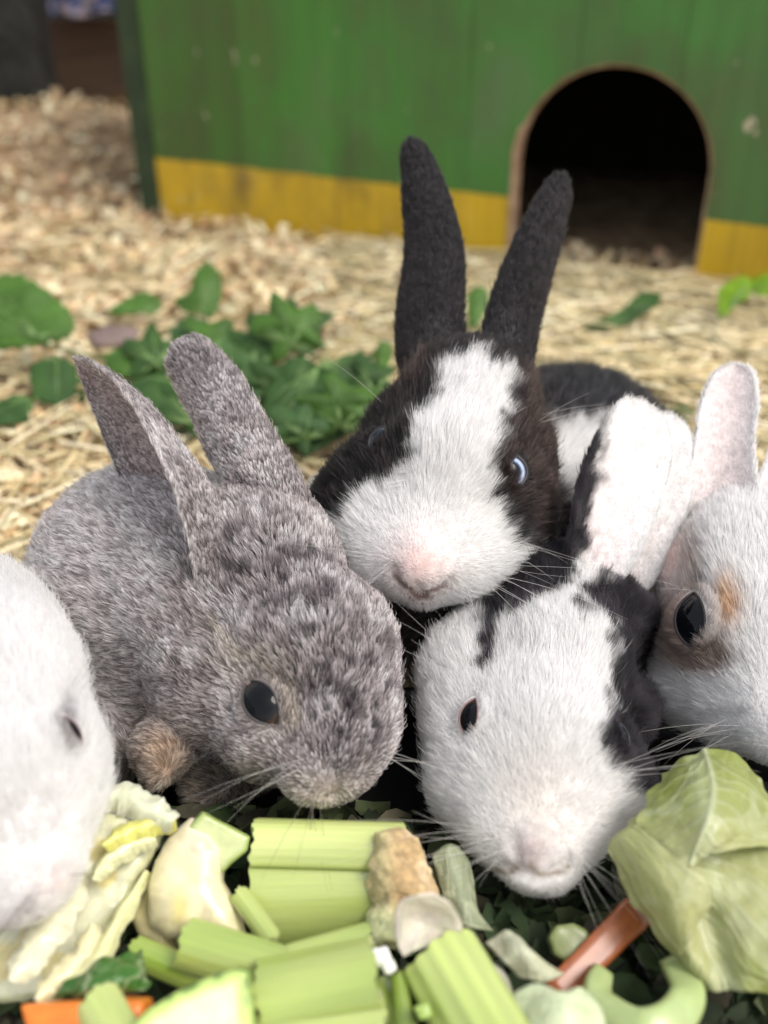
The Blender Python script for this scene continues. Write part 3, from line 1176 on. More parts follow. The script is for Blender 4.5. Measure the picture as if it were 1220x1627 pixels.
o = chunk('celery_block', [(296, 1316), (322, 1290), (397, 1330), (393, 1352), (368, 1372), (350, 1392), (325, 1360)], 0.040, 0.014, m_veg, (0.25, -0.9, 1), rnd=0.001, bump=0.0003, colf=col_block)
tag(o, 'small square pale green celery block behind the cream peeled root', 'celery')


# large celery heart with brown root end
def heart():
    root = empty('celery_heart', tuple(PZ(540, 1420, 0.0)), 'thick celery heart with brown root end below the grey rabbit', 'celery')
    up = unit(np.array([0, -0.62, 1]))
    celery('outer_stalk', PZ(398, 1425, 0.030), PZ(645, 1418, 0.030), 0.0335, 0.005, up + [0, -0.3, 0], 1.15, tone=1.0, rib=0.00002, nrib=9, green=0.35, parent=root)
    celery('upper_stalk', PZ(402, 1318, 0.041), PZ(640, 1325, 0.040), 0.016, 0.004, up + [0, 0.5, 0.3], 1.2, tone=1.12, rib=0.00005, green=0.0, parent=root)
    celery('inner_stalk', PZ(420, 1380, 0.026), PZ(640, 1385, 0.026), 0.026, 0.007, up, 1.3, tone=0.9, green=0.1, parent=root)

    def cr(V, d2, Wd):
        n1 = vnoise(V, 180, 1)[:, None]
        n2 = sstep(-0.2, 0.4, n1)
        pp, _ = proj(Wd)
        w = (sstep(640, 600, pp[:, 0]) * 0.4 + sstep(1420, 1480, pp[:, 1]) * 0.8)[:, None]
        w = np.clip(w, 0, 1)
        c = rgb(0.46, 0.32, 0.16) * (1 - n2) + rgb(0.60, 0.46, 0.28) * n2
        return np.clip(c * (1 - w) + rgb(0.55, 0.58, 0.32) * w, 0, .85)
    chunk('root_end', [(600, 1320), (640, 1312), (672, 1330), (695, 1380), (702, 1430), (690, 1480), (640, 1510), (590, 1505), (600, 1440), (592, 1380)], 0.037, 0.02, m_root,
          (0.25, -0.75, 1), rnd=0.006, bump=0.0014, bfreq=230, colf=cr, parent=root)


heart()

UP = unit(np.array([0, -0.6, 1]))
celery('celery_stick', PZ(285, 1495, 0.038), PZ(445, 1545, 0.037), 0.0125, 0.0035, UP, 0.9, 'flat bright green celery stick lying under the cream peeled root', green=0.6, nrib=6)
celery('celery_stick', PZ(375, 1415, 0.034), PZ(430, 1492, 0.033), 0.0055, 0.002, UP, 1.0, 'thin short celery sliver beside the left end of the thick heart', green=0.3, nrib=4)
celery('celery_stick', PZ(205, 1508, 0.030), PZ(330, 1560, 0.030), 0.008, 0.003, UP, 1.1, 'narrow deep green celery stick behind the courgette slice', green=1.0, nrib=5)
celery('celery_stick', PZ(440, 1530, 0.037), PZ(590, 1487, 0.038), 0.0075, 0.003, UP, 1.0, 'slim celery stick slanting up below the thick heart', green=0.5, nrib=5)
celery('celery_stalk', PZ(408, 1600, 0.040), PZ(598, 1560, 0.044), 0.020, 0.006, UP + [0, -.1, 0], 1.35, 'broad glossy celery stalk at the bottom centre with a rounded cut end', green=0.55, nrib=6, rib=0.00003)
celery('celery_stalk', PZ(408, 1650, 0.036), PZ(612, 1632, 0.038), 0.016, 0.006, UP, 1.35, 'yellow green celery stalk lying under the broad glossy one', green=0.4, nrib=8)
celery('celery_stalk', PZ(684, 1500, 0.046), PZ(775, 1660, 0.046), 0.0205, 0.006, UP + [-.12, -.1, 0], 1.0, 'strongly ribbed celery stalk pointing down to the bottom edge right of centre', green=0.35, nrib=5, rib=0.00022, tone=1.12)
celery('celery_stick', PZ(632, 1545, 0.038), PZ(650, 1660, 0.038), 0.004, 0.002, UP, 1.0, 'narrow dark green celery sliver left of the strongly ribbed stalk', green=1.0, nrib=3, tone=0.75)
celery('celery_stick', PZ(140, 1580, 0.046), PZ(185, 1660, 0.045), 0.0115, 0.004, UP, 1.0, 'ragged pale celery piece standing at the bottom left over the carrot', green=0.1, nrib=5)
celery('celery_stick', PZ(596, 1560, 0.034), PZ(640, 1640, 0.034), 0.008, 0.003, UP, 1.0, 'half hidden green celery stick under the ribbed stalk', green=0.9, nrib=5, tone=0.8)


def col_zuc(V, d2, Wd):
    t = sstep(-0.0016, -0.0006, d2)[:, None]
    u = sstep(-0.004, -0.0016, d2)[:, None]
    n1 = sstep(-0.3, 0.3, vnoise(V, 500, 3))[:, None]
    c = rgb(0.72, 0.76, 0.50) * (1 - u) + rgb(0.52, 0.66, 0.20) * u
    top = sstep(-0.0006, -0.002, V[:, 2])[:, None]
    side = np.clip(t * (0.35 + 0.65 * n1) + top * (0.8 * (d2 > -0.002)[:, None]), 0, 1)
    straight = sstep(0.0, 0.004, V[:, 0] - (V[:, 0].max() - 0.004))[:, None]
    side = side * (1 - straight * 0.85)
    return np.clip(c * (1 - side) + rgb(0.04, 0.12, 0.015) * side, 0, .85)


o = chunk('courgette_slice', [(196, 1700), (205, 1632), (232, 1605), (280, 1575), (330, 1552), (372, 1540), (392, 1545), (398, 1600), (402, 1700)], 0.050, 0.010, m_veg,
          (0.03, -0.75, 1), rnd=0.0009, bump=0.0001, colf=col_zuc)
tag(o, 'pale half slice of courgette with dark green skin at the bottom edge', 'courgette')


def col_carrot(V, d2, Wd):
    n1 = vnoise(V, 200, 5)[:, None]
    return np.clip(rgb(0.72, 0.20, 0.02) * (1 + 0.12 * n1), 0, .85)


o = chunk('carrot_piece', [(28, 1597), (110, 1592), (180, 1588), (225, 1590), (232, 1640), (120, 1690), (50, 1670)], 0.042, 0.012, m_veg, (0, -0.7, 1), rnd=0.002, colf=col_carrot, bump=0.0004)
tag(o, 'bright orange carrot piece at the bottom left beside the courgette slice', 'carrot')
# carrot stick, right
p0, p1 = PZ(1012, 1448, 0.026), PZ(880, 1580, 0.020)
ax = unit(p1 - p0)
sdv = unit(np.cross(ax, UP))
V, Fc, lc, col = [], [], [], []
nsec = 24
for i in range(14):
    t = i / 13
    for k in range(nsec):
        a = 2 * math.pi * k / nsec + 0.4
        rr = 0.0043 * min(1.0 / max(abs(math.cos(a)), 1e-3), 1.0 / max(abs(math.sin(a)), 1e-3), 1.32) * (1 + 0.015 * math.sin(i * 1.3)) * (1 - 0.15 * t)
        V.append(p0 + (p1 - p0) * t + sdv * rr * math.cos(a) + UP * rr * math.sin(a) * 0.8)
        lc.append((t * 0.03, rr * math.cos(a), rr * math.sin(a)))
        col.append(rgb(0.34, 0.10, 0.03) * (1 + 0.1 * math.sin(k * 2.1)))  # orange lowered: the shade on the stick is put into its colour
for i in range(13):
    for k in range(nsec):
        Fc.append((i * nsec + k, i * nsec + (k + 1) % nsec, (i + 1) * nsec + (k + 1) % nsec, (i + 1) * nsec + k))
Fc.append(tuple(range(nsec - 1, -1, -1)))
Fc.append(tuple(range(13 * nsec, 14 * nsec)))
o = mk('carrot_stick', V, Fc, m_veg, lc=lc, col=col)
tag(o, 'dull orange carrot stick in shade left of the cabbage leaf', 'carrot')


def sheet(name, rows, mat, parent=None, thick=0.0004, n=(64, 64), wave=0.002, wf=60, colf=None, label=None, cat=None, ribs=False):
    """a leaf sheet through rows of (px, py, height) control points"""
    rows3 = [catmull([PZ(*p) for p in r], n[1]) for r in rows]
    A = np.array(rows3)
    G = np.array([catmull(A[:, j], n[0]) for j in range(n[1])]).transpose(1, 0, 2)
    du = np.gradient(G, axis=0)
    dv = np.gradient(G, axis=1)
    N = unit(np.cross(dv, du))
    if N[..., 2].mean() < 0:
        N = -N
    sd = random.uniform(0, 40)
    nu, nv = n
    ue = np.linspace(0, 1, nu)[:, None]
    ve = np.linspace(0, 1, nv)[None, :]
    edge = 1 - np.minimum(np.minimum(ue, 1 - ue), np.minimum(ve, 1 - ve)) / 0.12
    edge = np.clip(edge, 0, 1)
    G = G + N * (edge * wave * 0.9 * vnoise(G, 230, sd + 5))[..., None]
    G = G + (vnoise3(G, 160, sd + 9) * edge[..., None] * wave * 0.5)
    G = G + N * (wave * vnoise(G, wf, sd) + wave * 0.35 * vnoise(G, wf * 3.1, sd))[..., None]
    nu, nv = n
    rb_ = np.zeros((nu, nv))
    if ribs:
        uu, vv = np.meshgrid(np.linspace(0, 1, nu), np.linspace(0, 1, nv), indexing='ij')
        w0 = 0.030 * (1 - 0.6 * uu)
        cl_ = 0.46 + 0.05 * np.sin(uu * 5)
        rb_ = np.exp(-((vv - cl_) / w0) ** 2)
        for q in range(7):
            u0 = 0.05 + q * 0.13
            for sgn in (-1, 1):
                dv_ = (vv - cl_) * sgn
                line_u = u0 + dv_ * (0.75 + 0.1 * math.sin(q * 2.1 + sgn)) + 0.04 * np.sin(dv_ * 14 + q)
                rb_ = np.maximum(rb_, (dv_ > 0) * 0.6 * (1 - dv_) * np.exp(-((uu - line_u) / 0.011) ** 2))
                line2 = u0 + 0.10 + (dv_ - 0.18) * 1.9
                rb_ = np.maximum(rb_, (dv_ > 0.16) * (dv_ < 0.34) * 0.35 * np.exp(-((uu - line2) / 0.010) ** 2))
        G = G + N * (rb_ * 0.0007)[..., None]
    top = G.reshape(-1, 3)
    bot = (G - N * thick).reshape(-1, 3)
    V = np.vstack([top, bot])
    K = nu * nv
    Fc = []
    for i in range(nu - 1):
        for j in range(nv - 1):
            a = i * nv + j
            Fc.append((a, a + 1, a + nv + 1, a + nv))
            Fc.append((a + K, a + nv + K, a + nv + 1 + K, a + 1 + K))
    bd = [i * nv for i in range(nu)] + [(nu - 1) * nv + j for j in range(1, nv)] + [i * nv + nv - 1 for i in range(nu - 2, -1, -1)] + [j for j in range(nv - 2, 0, -1)]
    for i in range(len(bd)):
        a, b_ = bd[i], bd[(i + 1) % len(bd)]
        Fc.append((a, b_, b_ + K, a + K))
    u, v = np.meshgrid(np.linspace(0, 1, nu), np.linspace(0, 1, nv), indexing='ij')
    uv = np.stack([u, v, u * 0], -1).reshape(-1, 3)
    uv = np.vstack([uv, uv])
    col = colf(uv, V) if colf is not None else None
    if ribs:
        k_ = np.concatenate([rb_.ravel(), rb_.ravel()])[:, None] * 0.75
        col = col * (1 - k_) + np.array([0.66, 0.70, 0.48]) * k_
    o = mk(name, V, Fc, mat, parent, lc=uv * 0.05, col=col)
    if label:
        tag(o, label, cat)
    return o


def cabbage_mat(name, trans=0.42):
    s = NT(name)
    a = s.n('ShaderNodeAttribute', attribute_name='col')
    c = s.coord('lc')
    nz = s.noise(c, 90, 4)
    f = s.ramp(nz, [(0.3, gray(0.9)), (0.7, gray(1.08))])
    cr = s.mix(1.0, a.outputs['Color'], f, 'MULTIPLY')
    vo = s.n('ShaderNodeTexVoronoi', feature='DISTANCE_TO_EDGE')
    vo.inputs['Scale'].default_value = 120
    s.l(c, vo.inputs['Vector'])
    wv = s.n('ShaderNodeTexWave', wave_type='BANDS', bands_direction='DIAGONAL')
    wv.inputs['Scale'].default_value = 14
    wv.inputs['Distortion'].default_value = 9
    wv.inputs['Detail'].default_value = 3
    wv.inputs['Detail Scale'].default_value = 2.0
    s.l(c, wv.inputs['Vector'])
    wvein = s.ramp(wv.outputs['Fac'], [(0.90, gray(0)), (0.99, gray(1))])
    vein = s.mix(1.0, s.ramp(vo.outputs['Distance'], [(0.0, gray(.5)), (0.05, gray(0))]), wvein, 'LIGHTEN')
    cr = s.mix(s.mix(1.0, vein, (0.4, 0.4, 0.4), 'MULTIPLY'), cr, (0.66, 0.70, 0.46))
    s.l(cr, s.b.inputs['Base Color'])
    s.set(Roughness=0.36)
    s.b.inputs['Coat Weight'].default_value = 0.2
    s.b.inputs['Coat Roughness'].default_value = 0.12
    s.bump(nz, 0.8, 0.002)
    tr = s.n('ShaderNodeBsdfTranslucent')
    s.l(cr, tr.inputs['Color'])
    mx = s.n('ShaderNodeMixShader')
    mx.inputs[0].default_value = trans
    s.l(s.b.outputs[0], mx.inputs[1])
    s.l(tr.outputs[0], mx.inputs[2])
    s.l(mx.outputs[0], s.t.nodes['Material Output'].inputs[0])
    return s.m


m_cab = cabbage_mat('cabbage_leaf_flesh')
m_wcab = cabbage_mat('pale_cabbage_flesh', 0.2)


def col_cab(uv, V):
    pp, _ = proj(V)
    n1 = sstep(-0.4, 0.5, vnoise(V, 38, 6))[:, None]
    c = rgb(0.36, 0.42, 0.10) * (1 - n1) + rgb(0.58, 0.60, 0.29) * n1
    rib = np.exp(-((pp[:, 0] - (1120 + (1300 - pp[:, 1]) * -0.15)) / 16) ** 2)[:, None] * 0.5
    c = c * (1 - rib) + rgb(0.60, 0.66, 0.42) * rib
    return np.clip(c, 0, .8)


cab = empty('cabbage_leaf', tuple(PZ(1100, 1400, 0.0)), 'large torn pale green cabbage leaf below the right white rabbit', 'cabbage leaf')
sheet('lower_blade', [
    [(958, 1340, .040), (1010, 1300, .048), (1070, 1290, .052), (1150, 1300, .052), (1260, 1330, .050)],
    [(985, 1400, .038), (1030, 1380, .047), (1085, 1370, .050), (1150, 1370, .046), (1270, 1400, .046)],
    [(1030, 1470, .034), (1065, 1455, .043), (1110, 1440, .041), (1170, 1450, .044), (1280, 1480, .044)],
    [(1075, 1530, .030), (1100, 1520, .037), (1140, 1505, .036), (1190, 1520, .040), (1280, 1545, .040)],
    [(1112, 1582, .026), (1135, 1578, .031), (1165, 1570, .032), (1210, 1580, .035), (1280, 1590, .036)]], m_cab, cab, n=(110, 110), wave=0.0018, wf=70, colf=col_cab, ribs=True)
sheet('upper_lobe', [
    [(1062, 1222, .046), (1085, 1200, .052), (1125, 1190, .054), (1170, 1200, .054), (1200, 1225, .050)],
    [(1028, 1265, .050), (1080, 1255, .058), (1130, 1250, .062), (1190, 1255, .057), (1228, 1285, .052)],
    [(1010, 1315, .050), (1070, 1320, .055), (1130, 1320, .061), (1190, 1315, .056), (1240, 1320, .050)],
    [(1020, 1360, .046), (1070, 1378, .052), (1110, 1372, .056), (1160, 1348, .056), (1235, 1350, .050)]], m_cab, cab, n=(100, 100), wave=0.0014, wf=60, colf=col_cab, ribs=True)
sheet('inner_fold', [
    [(965, 1345, .044), (985, 1325, .049), (1005, 1310, .052)],
    [(1000, 1400, .044), (1040, 1390, .052), (1080, 1370, .056)],
    [(1040, 1465, .040), (1075, 1450, .049), (1120, 1400, .055)],
    [(1078, 1520, .036), (1095, 1500, .042), (1130, 1440, .050)]], m_cab, cab, n=(30, 20), wave=0.001, colf=col_cab)
CW = lambda c: (lambda uv, V: np.clip(rgb(*c) * (1 + 0.12 * vnoise(V, 70, 3)[:, None]), 0, .85))
sheet('cabbage_scrap', [[(770, 1500, .034), (800, 1478, .038), (830, 1490, .036)], [(800, 1530, .038), (835, 1505, .042), (870, 1530, .036)], [(820, 1555, .034), (860, 1560, .036), (893, 1545, .03)]],
      m_wcab, n=(20, 20), wave=.0012, colf=CW((.62, .64, .46)), label='white green cabbage scrap under the chin of the black eared rabbit', cat='cabbage')
sheet('cabbage_scrap', [[(812, 1590, .040), (850, 1572, .044), (900, 1568, .046), (945, 1575, .042)], [(815, 1625, .042), (870, 1600, .048), (910, 1605, .049), (962, 1610, .042)], [(820, 1680, .042), (870, 1670, .046), (920, 1670, .046), (965, 1670, .042)]],
      m_wcab, n=(24, 24), wave=.0016, colf=CW((.64, .72, .46)), label='pale ruffled cabbage scrap at the bottom edge right of the ribbed celery', cat='cabbage')
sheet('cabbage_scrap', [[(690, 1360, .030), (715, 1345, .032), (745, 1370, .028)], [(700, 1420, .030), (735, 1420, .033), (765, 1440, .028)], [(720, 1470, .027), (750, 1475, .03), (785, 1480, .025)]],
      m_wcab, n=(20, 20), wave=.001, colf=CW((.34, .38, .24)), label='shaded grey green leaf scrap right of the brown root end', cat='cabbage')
sheet('cabbage_scrap', [[(750, 1535, .030), (770, 1520, .036), (800, 1540, .034)], [(755, 1565, .03), (785, 1550, .038), (815, 1570, .032)], [(770, 1590, .03), (800, 1590, .034), (830, 1600, .03)]],
      m_wcab, n=(16, 16), wave=.001, colf=CW((.70, .70, .60)), label='small white cabbage core scrap beside the ribbed celery stalk', cat='cabbage')
sheet('green_leaf_scrap', [[(760, 1500, .03), (790, 1488, .034), (830, 1500, .028)], [(765, 1525, .03), (800, 1505, .036), (840, 1530, .028)]],
      m_wcab, n=(12, 16), wave=.001, colf=CW((.05, .12, .03)), label='dark green leaf scrap behind the white cabbage core scrap', cat='leaf scrap')
sheet('green_leaf_scrap', [[(80, 1585, .036), (130, 1545, .040), (190, 1515, .038), (232, 1500, .034)], [(110, 1590, .038), (160, 1565, .044), (215, 1545, .040), (240, 1525, .034)], [(180, 1600, .036), (200, 1585, .038), (230, 1575, .036), (245, 1560, .034)]],
      m_wcab, n=(20, 24), wave=.002, wf=110, colf=CW((.045, .16, .02)), label='dark green crumpled leaf between the chicory and the carrot piece', cat='leaf scrap')
# translucent curl of leek
sheet('leek_curl', [[(626, 1478, .044), (632, 1440, .052), (665, 1424, .056), (712, 1434, .054), (736, 1470, .046)],
                    [(630, 1500, .044), (648, 1475, .046), (672, 1462, .046), (705, 1470, .046), (732, 1490, .045)],
                    [(640, 1520, .042), (655, 1512, .043), (680, 1505, .044), (705, 1505, .043), (722, 1505, .042)]],
      m_wcab, n=(20, 40), wave=.0008, colf=CW((.70, .64, .54)), label='curled white leek slice in front of the brown root end', cat='leek')
for i, (x, y, c, s_) in enumerate([(606, 1520, (.74, .74, .70), 16), (618, 1535, (.7, .7, .64), 12), (745, 1500, (.66, .3, .14), 14), (672, 1608, (.30, .42, .1), 14)]):
    o = chunk(['turnip_cube', 'turnip_cube', 'carrot_crumb', 'pepper_crumb'][i],
              [(x - s_, y - s_ * .6), (x + s_ * .5, y - s_), (x + s_, y + s_ * .4), (x - s_ * .2, y + s_)], .044 if i != 2 else .036, 0.005, m_veg, (0.1, -.6, 1), rnd=.0005, bump=.0004, h=0.0005,
              colf=lambda V, d, Wd, c=c: np.tile(rgb(*c), (len(V), 1)))
    tag(o, ['tiny white vegetable cube beside the ribbed celery stalk top', 'tiny white vegetable chip just beneath the white cube', 'small orange crumb right of the ribbed celery top',
            'little lime green crumb at the foot of the ribbed celery'][i], ['vegetable cube', 'vegetable chip', 'carrot crumb', 'pepper crumb'][i])


# U-shaped celery slice at the lower right
def c_slice():
    P = catmull([PZ(x, y, z) for x, y, z in [(958, 1540, .026), (950, 1575, .030), (970, 1610, .032), (1015, 1635, .034), (1065, 1622, .034), (1092, 1580, .032), (1075, 1535, .028), (1062, 1520, .026)]], 40)
    V, Fc, col, lc = [], [], [], []
    T = unit(np.gradient(P, axis=0))
    m = 12
    for i in range(40):
        s_ = unit(np.cross(T[i], UP))
        wv = 0.0048 * (0.35 + 0.65 * math.sin(math.pi * (i + 2) / 43) ** 0.6)
        for k in range(m):
            a = 2 * math.pi * k / m
            q = P[i] + s_ * wv * math.copysign(abs(math.cos(a)) ** 0.6, math.cos(a)) + UP * 0.0035 * math.copysign(abs(math.sin(a)) ** 0.6, math.sin(a))
            V.append(q)
            lc.append((i * .001, k * .001, 0))
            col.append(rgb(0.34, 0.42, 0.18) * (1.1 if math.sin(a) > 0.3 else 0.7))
    for i in range(39):
        for k in range(m):
            Fc.append((i * m + k, (i + 1) * m + k, (i + 1) * m + (k + 1) % m, i * m + (k + 1) % m))
    Fc += [tuple(range(m)), tuple(range(40 * m - 1, 39 * m - 1, -1))]
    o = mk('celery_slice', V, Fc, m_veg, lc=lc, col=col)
    tag(o, 'U shaped cross slice of celery in shade under the cabbage leaf', 'celery')


c_slice()
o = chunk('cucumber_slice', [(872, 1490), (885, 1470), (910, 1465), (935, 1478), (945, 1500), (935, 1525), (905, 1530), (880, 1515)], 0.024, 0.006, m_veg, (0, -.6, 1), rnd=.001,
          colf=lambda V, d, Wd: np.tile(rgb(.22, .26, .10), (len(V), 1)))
tag(o, 'dim round cucumber slice deep in the heap left of the carrot stick', 'cucumber')

# ------------------------------------------------------------------ rabbits
LEAN = 1.0
def fur_material():
    m = bpy.data.materials.new('rabbit_fur')
    m.use_nodes = True
    t = m.node_tree
    t.nodes.clear()
    at = t.nodes.new('ShaderNodeAttribute')
    at.attribute_name = 'col'
    hb = t.nodes.new('ShaderNodeBsdfHairPrincipled')
    hb.model = 'CHIANG'
    hb.parametrization = 'COLOR'
    hb.inputs['Roughness'].default_value = 0.45
    hb.inputs['Radial Roughness'].default_value = 0.6
    hb.inputs['Coat'].default_value = 0.0
    hb.inputs['IOR'].default_value = 1.38
    hb.inputs['Random Roughness'].default_value = 0.1
    t.links.new(at.outputs['Color'], hb.inputs['Color'])
    df = t.nodes.new('ShaderNodeBsdfDiffuse')
    t.links.new(at.outputs['Color'], df.inputs['Color'])
    mx = t.nodes.new('ShaderNodeMixShader')
    mx.inputs[0].default_value = 0.35
    out = t.nodes.new('ShaderNodeOutputMaterial')
    t.links.new(hb.outputs[0], mx.inputs[1])
    t.links.new(df.outputs[0], mx.inputs[2])
    t.links.new(mx.outputs[0], out.inputs['Surface'])
    return m


m_fur = fur_material()
m_skin = mat_attr('rabbit_skin', 0.7, sss=0.0, bumps=0.2, bscale=700)


def curves_obj(name, P, Rd, col, mat, parent):
    """P (n,k,3) world points, Rd (n,k) radii, col (n,k,3)"""
    n, k = P.shape[:2]
    cu = bpy.data.hair_curves.new(name)
    cu.add_curves([k] * n)
    loc = wloc(parent)
    cu.points.foreach_set('position', (P - loc).astype(np.float32).ravel())
    a = cu.attributes.get('radius') or cu.attributes.new('radius', 'FLOAT', 'POINT')
    a.data.foreach_set('value', Rd.astype(np.float32).ravel())
    a = cu.attributes.new('col', 'FLOAT_COLOR', 'POINT')
    c4 = np.ones((n, k, 4), np.float32)
    c4[..., :3] = col
    a.data.foreach_set('color', c4.ravel())
    cu.materials.append(mat)
    o = bpy.data.objects.new(name, cu)
    link(o, parent)
    return o


def sd_rc(p, a, b, r1, r2):
    """round cone between a and b"""
    ba = b - a
    l2 = np.dot(ba, ba)
    rr = r1 - r2
    if l2 < rr * rr + 1e-12:
        q = a if r1 > r2 else b
        return np.sqrt(((p - q) ** 2).sum(-1)) - max(r1, r2)
    a2 = l2 - rr * rr
    il2 = 1 / l2
    pa = p - a
    y = pa @ ba
    z = y - l2
    x2 = ((pa * l2 - ba * y[..., None]) ** 2).sum(-1)
    y2 = y * y * l2
    z2 = z * z * l2
    kk = np.sign(rr) * rr * rr * x2
    out = (np.sqrt(x2 * a2 * il2) + y * rr) * il2 - r1
    m1 = np.sign(z) * a2 * z2 > kk
    out = np.where(m1, np.sqrt(x2 + z2) * il2 - r2, out)
    m2 = np.sign(y) * a2 * y2 < kk
    out = np.where(~m1 & m2, np.sqrt(x2 + y2) * il2 - r1, out)
    return out


class Rabbit:
    def __init__(s, label, base, nose, nose_r=10):
        s.root = empty('rabbit', base, label, 'rabbit')
        s.prims = []
        s.nose = C3(*nose)
        s.ears = []
        s.eyes = []
        s.grooves = []

    def S(s, px, py, d, r, k=0.012, part=0):
        r = r - (9 if r > 45 else 4)
        s.prims.append((C3(px, py, d), C3(px, py, d), r * d / F, r * d / F, k, part))

    def Cn(s, a, b, k=0.012, part=0):
        ra_, rb2 = (q[3] - (9 if q[3] > 45 else 4) for q in (a, b))
        s.prims.append((C3(*a[:3]), C3(*b[:3]), ra_ * a[2] / F, rb2 * b[2] / F, k, part))

    def sdf(s, p):
        d = None
        for a, b, r1, r2, k, part in s.prims:
            q = sd_rc(p, a.astype(np.float32), b.astype(np.float32), r1, r2)
            d = q if d is None else smin(d, q, k)
        for a, b, r, dep in s.grooves:
            q = sd_rc(p, a.astype(np.float32), b.astype(np.float32), r, r)
            d = np.maximum(d, -q) if dep is None else d + dep * np.exp(-np.maximum(q + r, 0) ** 2 / r ** 2)
        return d

    def hit(s, px, py):
        """first surface point on the sight line of a photo pixel (camera frame)"""
        r = unit(np.array([(px - 610) / F, (813.5 - py) / F, 1]))
        t = 0.15
        for _ in range(200):
            p = r * t
            d = float(s.sdf(p[None].astype(np.float32))[0])
            if d < 0.00008:
                break
            t += d * 0.7
            if t > 0.8:
                break
        e = 0.0008
        g_ = []
        for k in range(3):
            q = np.zeros(3)
            q[k] = e
            g_.append(float(s.sdf((p + q)[None].astype(np.float32))[0] - s.sdf((p - q)[None].astype(np.float32))[0]))
        return p, unit(np.array(g_))

    def groove(s, a, b, r, dep):
        """press a line into the face between two surface pixels"""
        s.pending = getattr(s, 'pending', []) + [(a, b, r, dep)]

    def ear(s, line, halfw, open_cam, cup=0.45, thick=0.0011, inner_col=(0.5, 0.3, 0.27), fur=0.003, infur=0.5):
        """line: [(px,py,d)...] base to tip; halfw in px; open_cam: direction (camera frame) the cup opens to"""
        P = catmull([C3(*q) for q in line], 34)
        hw = catmull([(w_ * q[2] / F, 0, 0) for w_, q in zip(halfw, line)], 34)[:, 0]
        T = unit(np.gradient(P, axis=0))
        op = unit(np.array(open_cam, float))
        s.ears.append((P, np.maximum(hw, 0.0004), T, op, cup, thick, fur, infur))

    def build(s, colf, density, furlen, clump=0.45, csize=0.0013, agouti=0.0, agw=1.0, nmin=0.28, lo_hi=None, voxel=0.0012, seed=0, tint=None, hair_r=0.000055, back_dir=(0, 0.1, 1), headc=None, headr=0.05, whisk=(), lift=0.42, curly=0.3, lenf=None, whisker_col=(0.62, 0.60, 0.57)):
        rg = np.random.default_rng(seed)
        for a, b, r, dep in getattr(s, 'pending', []):
            pa, na = s.hit(*a)
            pb, nb = s.hit(*b)
            s.grooves.append((pa, pb, r, dep))
        # eye sockets
        eyes = []
        for e in s.eyes:
            p, n = s.hit(e['px'], e['py'])
            r = e['r'] * p[2] / F * 1.22
            e['ea'] = e.get('ea', 1.0) * 0.77
            e['eb'] = e.get('eb', 0.78) * 0.77
            if 'n' in e:
                n = unit(unit(n) + np.array(e['n'], float))
            cen = p - n * r * (e.get('sink', 0.55) * 0.35 + 0.44)
            eyes.append((cen, n, r, p, e))
        allp = np.array([q[0] for q in s.prims] + [q[1] for q in s.prims])
        allr = np.array([q[2] for q in s.prims] + [q[3] for q in s.prims])
        lo = (allp - allr[:, None]).min(0) - 0.006
        hi = (allp + allr[:, None]).max(0) + 0.006

        def fn(X, Y, Z):
            out = np.empty(X.shape, np.float32)
            for i in range(0, X.shape[0], 16):
                p = np.stack([X[i:i + 16], Y[i:i + 16], Z[i:i + 16]], -1)
                out[i:i + 16] = s.sdf(p)
            return out
        V, Q = surface_nets(fn, lo, hi, voxel)
        T3 = np.vstack([Q[:, [0, 1, 2]], Q[:, [0, 2, 3]]])
        vtag = np.zeros(len(V), int)
        # groom: away from the nose on the head, backwards on the body
        hc = np.array(C3(*headc))
        dn = V - s.nose
        wb = sstep(headr * 0.95, headr * 1.6, np.linalg.norm(V - hc, axis=1))[:, None]
        G = unit(dn) * (1 - wb) + unit(np.array(back_dir, float)) * wb
        lens = np.full(len(V), furlen)
        dnose = np.linalg.norm(dn, axis=1)
        lens = lens * (nmin + (1 - nmin) * sstep(0.004, 0.05, dnose))
        VA, TA, GA, tagA, LA = [V], [T3], [G], [vtag], [lens]
        off = len(V)
        pinkA = [np.zeros(len(V))]
        # lids: shells over the eyeballs that leave an almond opening; fur grows on them
        for (cen, en, r, p, e) in eyes:
            ax = np.array([math.cos(e['rot']), math.sin(e['rot']), 0])
            ax = unit(ax - en * np.dot(ax, en))
            bx = np.cross(en, ax)
            m, kk = 48, 7
            ev, eg = [], []
            for j in range(kk):
                f = j / (kk - 1)
                for i in range(m):
                    t = 2 * math.pi * i / m
                    c_ = ax * math.cos(t) * min(e['ea'], 0.88) * 1.02 + bx * math.sin(t) * e['eb'] * 1.02 * abs(math.sin(t)) ** 0.55
                    o_ = (ax * math.cos(t) + bx * math.sin(t)) * 0.95
                    q = c_ * (1 - f) + o_ * f
                    rr = min(np.linalg.norm(q), 0.985)
                    rad_ = 1.035 + 0.05 * math.sin(math.pi * min(f * 1.6, 1))
                    ev.append(cen + (q + en * math.sqrt(1 - rr * rr)) * r * rad_)
                    eg.append(unit(q) * 0.5 + unit(unit(p - s.nose)) * 0.9)
            ef = []
            for j in range(kk - 1):
                for i in range(m):
                    a, b_, c_, d_ = j * m + i, j * m + (i + 1) % m, (j + 1) * m + (i + 1) % m, (j + 1) * m + i
                    ef += [(a, b_, c_), (a, c_, d_)]
            ev, ef = np.array(ev), np.array(ef)
            f0 = ev[ef]
            nn = np.cross(f0[:, 1] - f0[:, 0], f0[:, 2] - f0[:, 0])
            if (nn * (f0.mean(1) - cen)).sum() < 0:
                ef = ef[:, ::-1]
            VA.append(ev)
            TA.append(ef + off)
            GA.append(np.array(eg))
            tagA.append(np.zeros(len(ev), int))
